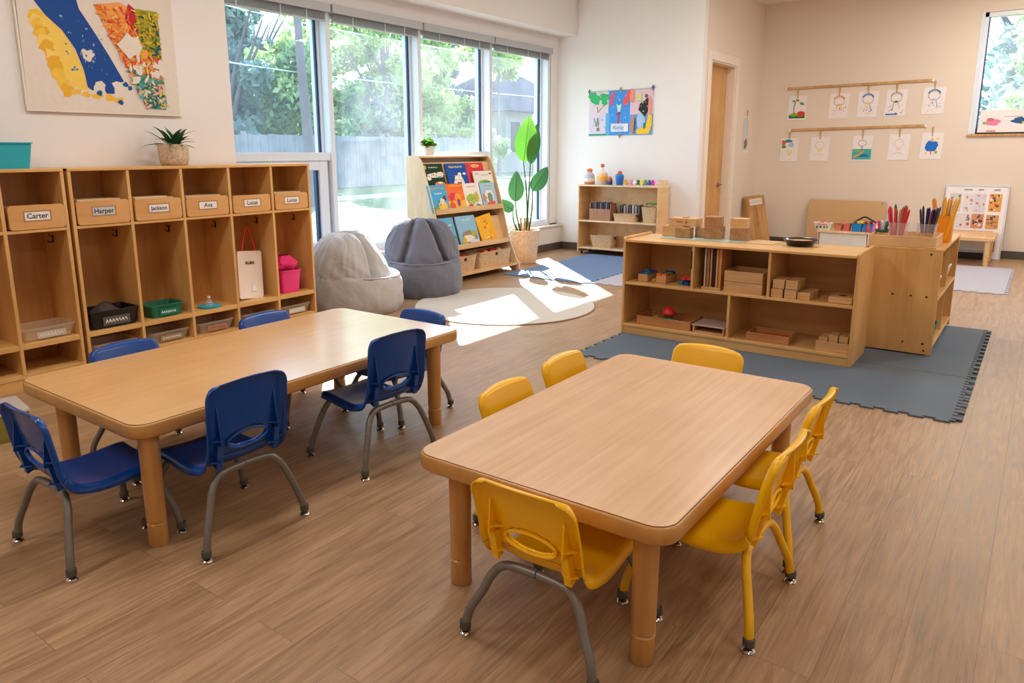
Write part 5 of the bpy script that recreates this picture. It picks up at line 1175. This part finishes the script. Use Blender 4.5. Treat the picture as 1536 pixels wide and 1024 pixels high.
# picture by the door and on the window
def pic(a, w, h):
    a.rect(-w * .42, w * .42, -h * .93, -h * .06, (206, 206, 204)); a.blob(0, -h * .5, w * .2, h * .3, (226, 220, 214)); a.blob(0, -h * .75, w * .3, h * .14, (150, 110, 90)); a.stroke([(0, -h * .2), (w * .05, -h * .6)], .012, (110, 110, 120))
paper('framed_picture', 'narrow clipped photo on the wall right of the door', 11.83, YD - .004, 2.02, .26, .56, pic, None, True, 0, 'picture', 0)
def wpic(a, w, h):
    a.blob(-w * .27, -h * .55, w * .12, h * .16, (230, 130, 170)); a.blob(-w * .3, -h * .42, w * .06, h * .06, (190, 120, 80)); a.blob(-w * .4, -h * .58, w * .03, h * .06, (110, 190, 120)); a.blob(w * .16, -h * .5, w * .13, h * .14, (50, 90, 140)); a.blob(w * .26, -h * .58, w * .07, h * .07, (230, 206, 80)); a.rect(-w * .35, -w * .2, -h * .98, -h * .9, (200, 150, 140)); a.stroke([(-w * .1, -h * .3), (w * .2, -h * .31)], .005, (160, 160, 170))
paper('window_drawing', 'white paper with pink and blue animals on far window', XF + .012, .50, 2.02, .72, .30, wpic, None, False, .02)

# ------------------------------------------------------------------ things along the far wall
for k in range(4):
    t = thing('wooden_plank', ['front leaning pine board with white label, by the door wall', 'second pine board in the leaning stack', 'third pine board in the leaning stack', 'rearmost pine board in the leaning stack'][k], 'board', (11.80 + k * .035, 3.50 + k * .045, .03), R(-90), 'pine boards leaning in the corner' if k else None, rot=(0, R(-11 + k * .5), R(-90)))
    mb = MB(); mb.box(-.14, .14, -.011, .011, .0, .78 - .004 * k); build('board', mb, M['plank'], t, bevel=.002)
    if k == 0:
        a = Art(-.0115); a.rect(-.09, .10, .64, .74, (236, 226, 218)); a.stroke([(-.06, .70), (.07, .70)], .005, (170, 160, 150)); a.stroke([(-.06, .68), (.05, .68)], .005, (180, 170, 160)); a.stroke([(0, .3), (.0, .6)], .006, (120, 84, 50)); build('paper_label', a, M['art'], t)
t = thing('leaning_board', 'plain tan board leaning against far wall', 'board', (12.26, 2.425, 0), 0, rot=(0, R(6), 0))
mb = MB(); mb.box(-.008, .008, -.545, .535, 0, .745); build('panel', mb, M['tan'], t, bevel=.002)
mb = MB(); mb.T = Matrix.Translation((-.009, -.50, .71)) @ Matrix.Rotation(-PI / 2, 4, 'Y'); mb.cyl(0, 0, 0, .002, .008, 10); build('screw_head', mb, M['blackp'], t)
# white low cabinet table
t = thing('craft_bench', 'low cream bench of craft tubs in front of tan board', 'bench', (11.85, 2.30, 0))
mb = MB(); mb.box(-.20, .2, -.35, .35, .30, .33); build('bench_top', mb, M['birch'], t, bevel=.004)
mb = MB(); mb.box(-.18, -.165, -.33, .33, .10, .30); build('front_panel', mb, M['cream'], t)
for y in (-.34, .32):
    mb = MB(); mb.box(-.18, .18, y, y + .02, 0, .30); build('side_panel', mb, M['cream'], t)
mb = MB(); mb.box(-.164, .18, -.32, .32, .0, .09); build('plinth', mb, M['blackp'], t)
CZ = .3305
def tub(label, y, w, h, mat, x=11.80): plastic_bin('craft_tub', label, 'tub', (x, y, CZ), .14, w, h, mat, .01)
t = thing('letter_basket', 'white basket with red and green marks in front of tan board', 'basket', (11.76, 2.60, CZ), 0)
build('basket_body', bin_mb(.13, .26, .11, .03, .004, .02, .006), M['wpot'], t)
a = Art(0); a.T = Matrix.Translation((-.068, 0, .02)) @ Matrix.Rotation(-PI / 2, 4, 'Z'); a.rd = random.Random(4)
for k, (x, c) in enumerate(((-.07, (40, 60, 50)), (-.02, (30, 70, 50)), (.03, (40, 140, 70)), (.07, (50, 150, 80)))): a.blob(x, .025, .014, .016, c)
scribble(a, -.06, .07, .062, .026, (226, 90, 80), 3); build('marks', a, M['art'], t)
toys('bit in the white basket', 11.76, 2.60, CZ + .085, .001, .2, 5, [('orange', (236, 110, 60)), ('red', (226, 60, 50)), ('peach', (240, 180, 150)), ('coral', (236, 120, 100)), ('rose', (230, 90, 110))], 41, .022, 'craft_bit', group='bits in the white basket')
tub('terracotta craft tub at left of the blue tubs', 2.39, .11, .09, plain('terracotta', (206, 130, 104), .6))
tub('salmon craft tub touching the blue tub', 2.275, .10, .10, plain('salmon', (214, 110, 96), .5), 11.79)
tub('left bright blue craft tub on cream bench', 2.135, .14, .12, plain('azure', (20, 132, 206), .4), 11.77)
tub('right bright blue craft tub on cream bench', 1.985, .14, .12, plain('azure2', (20, 132, 206), .4), 11.77)
CC = [('yellow', (240, 196, 40)), ('orange', (236, 150, 40)), ('black', (30, 28, 30)), ('amber', (230, 170, 60)), ('brown', (110, 66, 40)), ('gold', (240, 206, 80))]
toys('pom-pom heaped over the blue tubs', 11.78, 2.06, CZ + .10, .001, .26, 14, CC, 43, .03, 'pompom', group='pom-poms over the blue tubs')
toys('bead in the red tubs', 11.79, 2.33, CZ + .075, .001, .2, 8, [('dark red', (150, 40, 40)), ('white', (230, 224, 220)), ('brown', (110, 60, 50)), ('red', (206, 50, 50))], 44, .02, 'craft_bead', group='beads in the red tubs')
mb = MB(); mb.tube(catmull([(0, .15, 0), (0, .07, .05), (0, 0, .085), (0, -.08, .05), (0, -.17, 0)], 5), .012, 8); solo('black_strap', mb, M['blackp'], 'black arched strap over the blue craft tubs', 'strap', (11.86, 2.06, CZ + .12), smooth=80)
for k, (cn, c, y) in enumerate((('red', (214, 60, 60), 1.84), ('pink', (232, 90, 140), 1.78), ('white', (236, 232, 236), 1.73))):
    mb = MB(); mb.c = lin(c); mb.lathe([(.028, 0), (.03, .10), (.02, .115), (.02, .14)], 12); solo('glue_bottle', mb, M['plasc'], cn + ' small bottle right of the blue tubs', 'bottle', (11.72 + .02 * k, y + .14, CZ), 0)
# low table + bulletin board
t = thing('low_play_table', 'small low maple table beside the picture board', 'table', (11.80, .85, 0))
mb = MB(); mb.loft([rrect(.86, .80, .05, .325), rrect(.86, .80, .05, .375)]); build('tabletop', mb, M['birchx'], t, bevel=.006)
for x, y in ((-.38, -.335), (.24, -.335), (-.38, .335), (.24, .335)):
    mb = MB(); mb.lathe([(.03, 0), (.036, .325)], 20); build('leg', mb, M['birchx'], t, (x, y, 0))
mb = MB(); mb.box(-.12, .12, -.36, .2, .0, .09); solo('storage_crate', mb, M['blackp'], 'dark crate on floor under the low maple table', 'crate', (12.22, .95, 0))
mb = MB(); mb.box(-.1, .1, -.40, .1, 0, .02); solo('picture_tile', mb, M['cream'], 'pale panel lying on the dark crate under low table', 'panel', (12.22, .98, .092))
t = thing('picture_board', 'white-framed board of pictures leaning against far wall', 'board', (12.22, .765, 0), RX, rot=(R(-8), 0, RX))
H = .995; W = .72
mb = MB(); mb.box(-W / 2, W / 2, .0, .02, .0, H); build('backing', mb, M['cream'], t, bevel=.004)
a = Art(-.001); a.rd = random.Random(77); a.rect(-W / 2 + .006, W / 2 - .006, .006, H - .006, (236, 230, 230))
def cell(x0, x1, z0, z1, bg, cols, n=16):
    f = lambda x: -W / 2 + x * W; g = lambda z: z * H
    a.rect(f(x0), f(x1), g(z0), g(z1), bg); a.speck(f(x0) + .02, f(x1) - .02, g(z0) + .02, g(z1) - .02, n, cols, .014)
cell(.07, .27, .64, .90, (206, 200, 204), [(90, 130, 70), (150, 110, 80)], 5); cell(.30, .48, .64, .90, (224, 216, 220), [(170, 170, 190), (200, 150, 140)], 6); cell(.48, .67, .64, .90, (212, 208, 218), [(170, 170, 190), (222, 110, 120)], 6)
cell(.72, .92, .66, .90, (222, 160, 80), [(150, 80, 50), (80, 70, 90), (230, 220, 200)]); cell(.22, .46, .42, .62, (214, 208, 212), [(110, 120, 80), (190, 90, 90)], 8); cell(.47, .67, .42, .62, (200, 140, 110), [(50, 90, 120), (220, 110, 60), (90, 60, 60), (226, 200, 190)], 20); cell(.71, .91, .42, .61, (206, 150, 90), [(60, 70, 100), (160, 90, 60), (226, 150, 80)], 18)
cell(.14, .84, .28, .385, (216, 150, 110), [(60, 100, 60), (240, 110, 60), (90, 60, 60), (236, 200, 90), (240, 230, 226)], 30); cell(.8, .9, .1, .26, (150, 110, 80), [(40, 36, 40)], 4)
a.stroke([(-.15, H - .045), (-.05, H - .045)], .01, (90, 120, 110)); a.stroke([(.02, H - .045), (.08, H - .04)], .01, (90, 90, 90)); a.stroke([(.2, H - .045), (.27, H - .04)], .01, (90, 90, 90))
build('pictures', a, M['art'], t)
mb = MB(); mb.box(-W / 2 - .012, W / 2 + .012, -.008, .024, H, H + .012); mb.box(-W / 2 - .012, -W / 2, -.008, .024, 0, H); mb.box(W / 2, W / 2 + .012, -.008, .024, 0, H); build('frame', mb, M['alu'], t, bevel=.003)
# green-patterned box on the floor, left edge
t = thing('storage_box', 'olive green patterned box on floor behind the left blue chair', 'box', (1.37, 4.42, 0), R(-8))
a = MB(); a.box(-.16, .16, -.15, .15, 0, .15); build('box_body', a, plain('olive_print', (138, 128, 46), .6, noise=.4, scale=6), t, bevel=.004)
mb = MB(); mb.box(-.165, .165, -.155, .155, .151, .162); build('lid', mb, M['clearw'], t)

# ------------------------------------------------------------------ outdoors
def ground(y): return max(-.05, .0226 * (y - 6.5) - .05)
mb = MB(); xs = [-20, 10, 30, 60, 90]; 
mb.add([(-30, 6.42, -.05), (100, 6.42, -.05), (100, 20, .255), (-30, 20, .255), (100, 90, .3), (-30, 90, .3)], [(0, 1, 2, 3), (3, 2, 4, 5)])
mb.add([(12.66, -30, -.06), (100, -30, -.06), (100, 6.42, -.05), (12.66, 6.42, -.05)], [(0, 1, 2, 3)])
o = build('lawn', mb, M['grass']); o['label'] = 'sunlit lawn outside the windows'; o['category'] = 'lawn'; o['kind'] = 'stuff'
mb = MB(); mb.add([(6, 15.9, ground(15.9) + .02), (60, 15.9, ground(15.9) + .02), (60, 17.1, ground(17.1) + .02), (6, 17.1, ground(17.1) + .02)], [(0, 1, 2, 3)]); mb.add([(6, 15.9, ground(15.9) - .1), (60, 15.9, ground(15.9) - .1), (60, 15.9, ground(15.9) + .02), (6, 15.9, ground(15.9) + .02)], [(0, 1, 2, 3)])
solo('garden_path', mb, M['path'], 'pale concrete path crossing the lawn', 'path')
t = thing('board_fence', 'weathered vertical board fence behind the lawn', 'fence', (8, 20, .28))
mb = MB(); x = 0; rr = random.Random(3)
while x < 18.6:
    mb.box(x, x + .145, rr.uniform(-.008, .008), .03, 0, 1.80 + rr.uniform(-.02, .02)); x += .15
build('boards', mb, M['fence'], t)
for k in range(7):
    mb = MB(); mb.box(k * 3, k * 3 + .12, .03, .15, -.1, 1.9); build('post', mb, M['fence'], t)
def tree(label, x, y, gz_, h, spread, mat, n, leaf, seed, trunk=True, cone=False, base=.25, group='trees beyond the fence', lean=0):
    t = thing('tree', label, 'tree', (x, y, gz_), 0, group)
    rg = np.random.default_rng(seed); r_ = random.Random(seed)
    if trunk:
        mb = MB(); tw = .022 * h if base < .5 else .011 * h
        mb.tube(catmull([(0, 0, 0), (lean * .2, .05, h * .22), (lean * .5, 0, h * .42), (lean, 0, h * .8)], 4), [tw * (1 - .06 * i) for i in range(13)], 9)
        for k in range(7):
            a = r_.uniform(0, 2 * PI); z = h * (r_.uniform(.2, .5) if base < .5 else r_.uniform(.5, .7)); q = spread * r_.uniform(.5, .9)
            mb.tube(catmull([(lean * .3, 0, z), (q * .4 * math.cos(a), q * .4 * math.sin(a), z + h * .15), (q * math.cos(a), q * math.sin(a), z + h * .32)], 3), [tw * .5, tw * .42, tw * .36, tw * .3, tw * .22, tw * .16, tw * .1], 6)
        build('trunk', mb, M['bark'], t, smooth=80)
    nc = 26; cl = []
    for k in range(nc):
        z = base + (1 - base) * r_.random() ** .8
        rad = spread * (1 - z) * 1.15 if cone else spread * math.sin(PI * min(.97, .12 + .85 * (z - base) / (1 - base))) ** .6
        a = r_.uniform(0, 2 * PI); q = rad * math.sqrt(r_.random()) * .85
        cl.append((q * math.cos(a) + lean * z, q * math.sin(a), z * h, spread * r_.uniform(.2, .42) * ((1.2 - z) if cone else 1)))
    cl = np.array(cl); idx = rg.integers(0, nc, n); c = cl[idx]
    d = rg.normal(size=(n, 3)); d /= np.linalg.norm(d, axis=1)[:, None]; rad = c[:, 3:4] * rg.random((n, 1)) ** .35
    P_ = c[:, :3] + d * rad * np.array([1, 1, .8]); P_[:, 2] = np.maximum(P_[:, 2], .1)
    u = rg.normal(size=(n, 3)); u /= np.linalg.norm(u, axis=1)[:, None]; v = np.cross(u, rg.normal(size=(n, 3))); v /= np.linalg.norm(v, axis=1)[:, None]
    s = leaf * (.6 + .8 * rg.random((n, 1))); u *= s; v *= s * .6
    V_ = np.stack([P_ - u, P_ - v * .9, P_ + u, P_ + v * .9], 1).reshape(-1, 3)
    me = bpy.data.meshes.new('crown'); me.vertices.add(4 * n); me.vertices.foreach_set('co', V_.ravel()); me.loops.add(4 * n); me.loops.foreach_set('vertex_index', np.arange(4 * n)); me.polygons.add(n); me.polygons.foreach_set('loop_start', np.arange(n) * 4); me.update(calc_edges=True)
    me.materials.append(mat); o = bpy.data.objects.new('crown', me); COL.objects.link(o); o.parent = t
tree('tall blue-green spruce at the left window, beyond the fence', 15.6, 23, .28, 10.5, 2.9, M['fol1'], 9000, .17, 1, True, True, .06)
tree('dark spruce behind the fence, partly behind the tall spruce', 19.0, 26, .28, 8.6, 2.4, M['fol1'], 5000, .17, 2, True, True, .08)
tree('low leafy shrub tree against the fence in the first window', 18.0, 21.6, .28, 4.6, 1.9, M['fol3'], 4000, .13, 3, True, False, .1)
tree('high airy tree beside the utility pole', 22.0, 26.5, .28, 10.0, 3.0, M['fol2'], 3200, .15, 4, True, False, .4)
tree('forked tree with dark trunk in the second window', 22.6, 22.5, .28, 9.2, 2.7, M['fol2'], 4200, .14, 5, True, False, .35, lean=.5)
tree('wide pale tree on the right of second window', 25.2, 25.0, .28, 8.2, 2.5, M['fol3'], 6000, .15, 6, True, False, .15)
tree('round lime shrub against the fence, second window', 24.4, 21.7, .28, 3.9, 1.9, M['fol2'], 4200, .12, 7, False, False, .1)
tree('blue-green tree behind the bookshelf window', 34.0, 28.5, .28, 9.4, 2.5, M['fol1'], 5000, .17, 8, True, True, .1)
tree('bright lime tree in the third window', 28.8, 25.3, .28, 6.9, 2.3, M['fol2'], 7000, .15, 9, True, False, .08)
tree('thin tall tree at the left of fourth window', 30.9, 22.6, .28, 9.6, 2.2, M['fol2'], 3000, .17, 10, True, False, .5)
tree('low shrub at the foot of the house in fourth window', 34.0, 20.8, .28, 3.4, 1.9, M['fol3'], 4000, .13, 11, False, False, .05)
tree('lower shrub beside the path in fourth window', 37.0, 21.5, .28, 3.0, 2.0, M['fol1'], 4000, .13, 12, False, False, .05)
tree('bushy tree seen through the far small window, left', 19.5, -.6, 0, 5.4, 1.9, M['fol3'], 6000, .10, 13, True, False, .1, 'trees outside the far window')
tree('bushy tree seen through the far small window, right', 23.0, -2.6, 0, 8.4, 2.6, M['fol2'], 6000, .13, 14, True, False, .1, 'trees outside the far window')
tree('tall conifer seen through the far small window', 25.5, .9, 0, 9.0, 2.6, M['fol1'], 6000, .14, 15, True, True, .1, 'trees outside the far window')
for k in range(7):
    tree('dense hedge shrub in the row directly behind the fence', 13.2 + 2.7 * k, 23.6 + .3 * (k % 2), .28, 3.6 + .8 * ((k * 7) % 3), 2.1, M[['fol3', 'fol1', 'fol2'][k % 3]], 2600, .17, 30 + k, False, False, .02, 'hedge shrubs behind the fence')
# house
t = thing('garden_house', 'grey-roofed house beyond the garden, fourth window', 'house', (39.6, 27, .3), R(6))
mb = MB(); mb.box(-4.6, 5, -1.3, 5, 0, 3.45); build('walls', mb, M['siding'], t)
mb = MB(); mb.box(-4.0, -3.0, -1.36, -1.3, 1.2, 2.9); build('window', mb, M['roof'], t)
mb = MB(); mb.add([(-5.6, -2.3, 3.45), (6, -2.3, 3.45), (6, 6, 3.45), (-5.6, 6, 3.45), (-1.6, 1.7, 6.1), (3, 1.7, 6.1)], [(0, 1, 5, 4), (1, 2, 5), (2, 3, 4, 5), (3, 0, 4), (0, 3, 2, 1)]); build('hip_roof', mb, M['roof'], t, smooth=10)
# tree with an unseen crown added to block first-window sun, and wires
tree('tall tree with pale bare trunk in front of the fence, unseen crown added to shade first window', 12.45, 15.0, .14, 13.5, 2.5, M['fol3'], 11000, .17, 16, True, False, .56, 'trees inside the fence', -.5)
for k, (z, z2) in enumerate(((6.0, 6.6), (4.3, 4.6))):
    mb = MB(); mb.tube(catmull([(-14, -3, z + .4), (-5, -1, z), (6, 0, z), (20, 2, z2)], 6), .022, 5); solo('overhead_wire', mb, M['alu'], ['upper', 'lower'][k] + ' white overhead wire crossing the trees', 'wire', (20, 22.2, 0), 0, 'overhead wires')

# ------------------------------------------------------------------ light
sun = bpy.data.lights.new('sun', 'SUN'); sun.energy = 20; sun.angle = R(.6); sun.color = (1.0, .96, .91)
so_ = bpy.data.objects.new('sun', sun); COL.objects.link(so_)
so_.rotation_euler = Vector((-.96, -1.0, -1.025)).to_track_quat('-Z', 'Y').to_euler()
wd = bpy.data.worlds.new('sky'); scene.world = wd; wd.use_nodes = True; nt = wd.node_tree
bg = nt.nodes['Background']; tc = N(nt, 'ShaderNodeTexCoord'); sx_ = N(nt, 'ShaderNodeSeparateXYZ'); cr = N(nt, 'ShaderNodeValToRGB')
nt.links.new(tc.outputs['Generated'], sx_.inputs[0]); nt.links.new(sx_.outputs[2], cr.inputs[0]); nt.links.new(cr.outputs[0], bg.inputs[0])
cr.color_ramp.elements[0].position = 0.0; cr.color_ramp.elements[0].color = (.65, .81, 1.0, 1); cr.color_ramp.elements[1].position = .7; cr.color_ramp.elements[1].color = (.50, .70, 1.0, 1)
bg.inputs[1].default_value = 3.7
def area(name, loc, rot, sx, sy, e, c, portal=False):
    l = bpy.data.lights.new(name, 'AREA'); l.shape = 'RECTANGLE'; l.size = sx; l.size_y = sy; l.energy = e; l.color = c
    if portal: l.cycles.is_portal = True
    o = bpy.data.objects.new(name, l); COL.objects.link(o); o.location = loc; o.rotation_euler = rot
area('window_portal', (6.8, 6.37, 1.66), (R(-90), 0, 0), 5.8, 2.6, 1, (1, 1, 1), True)
area('window_portal', (12.64, -.17, 2.5), (0, R(90), 0), 1.6, 2.3, 1, (1, 1, 1), True)
for x, y, e in ((-.8, -1.0, 16), (2.2, -1.0, 17), (5.2, -1.0, 26), (8.2, -1.0, 34), (-.8, 3.3, 28), (2.2, 3.3, 30), (5.2, 3.3, 34), (8.2, 2.6, 38)):
    area('ceiling_lamp', (x, y, CE - .02), (0, 0, 0), 1.2, .6, e, (1.0, .96, .91))
area('ceiling_lamp', (10.6, .4, CE - .02), (0, 0, 0), 1.0, .6, 48, (1.0, .93, .86))

# ------------------------------------------------------------------ camera
f_, cx_, cy_ = 1099.0, 736.4, 458.0
yaw, pitch, roll = R(36.88), R(11.84), R(.346)
fwd = Vector((math.cos(yaw) * math.cos(pitch), math.sin(yaw) * math.cos(pitch), -math.sin(pitch))); right = Vector((math.sin(yaw), -math.cos(yaw), 0)); down = fwd.cross(right)
r2 = right * math.cos(roll) + down * math.sin(roll); d2 = -right * math.sin(roll) + down * math.cos(roll)
cam = bpy.data.cameras.new('camera'); cam.sensor_width = 36; cam.lens = f_ / 1536 * 36; cam.shift_x = (768 - cx_) / 1536; cam.shift_y = (cy_ - 512) / 1536
co = bpy.data.objects.new('camera', cam); COL.objects.link(co)
co.matrix_world = Matrix(((r2.x, -d2.x, -fwd.x, 0), (r2.y, -d2.y, -fwd.y, 0), (r2.z, -d2.z, -fwd.z, 1.5), (0, 0, 0, 1)))
scene.camera = co
vs = scene.view_settings; vs.view_transform = 'Standard'; vs.look = 'None'; vs.gamma = 1; vs.use_curve_mapping = False; vs.exposure = 0.45
scene.cycles.max_bounces = 10; scene.cycles.transparent_max_bounces = 16; scene.cycles.diffuse_bounces = 5; scene.cycles.sample_clamp_indirect = 6
scene.cycles.caustics_reflective = False; scene.cycles.caustics_refractive = False
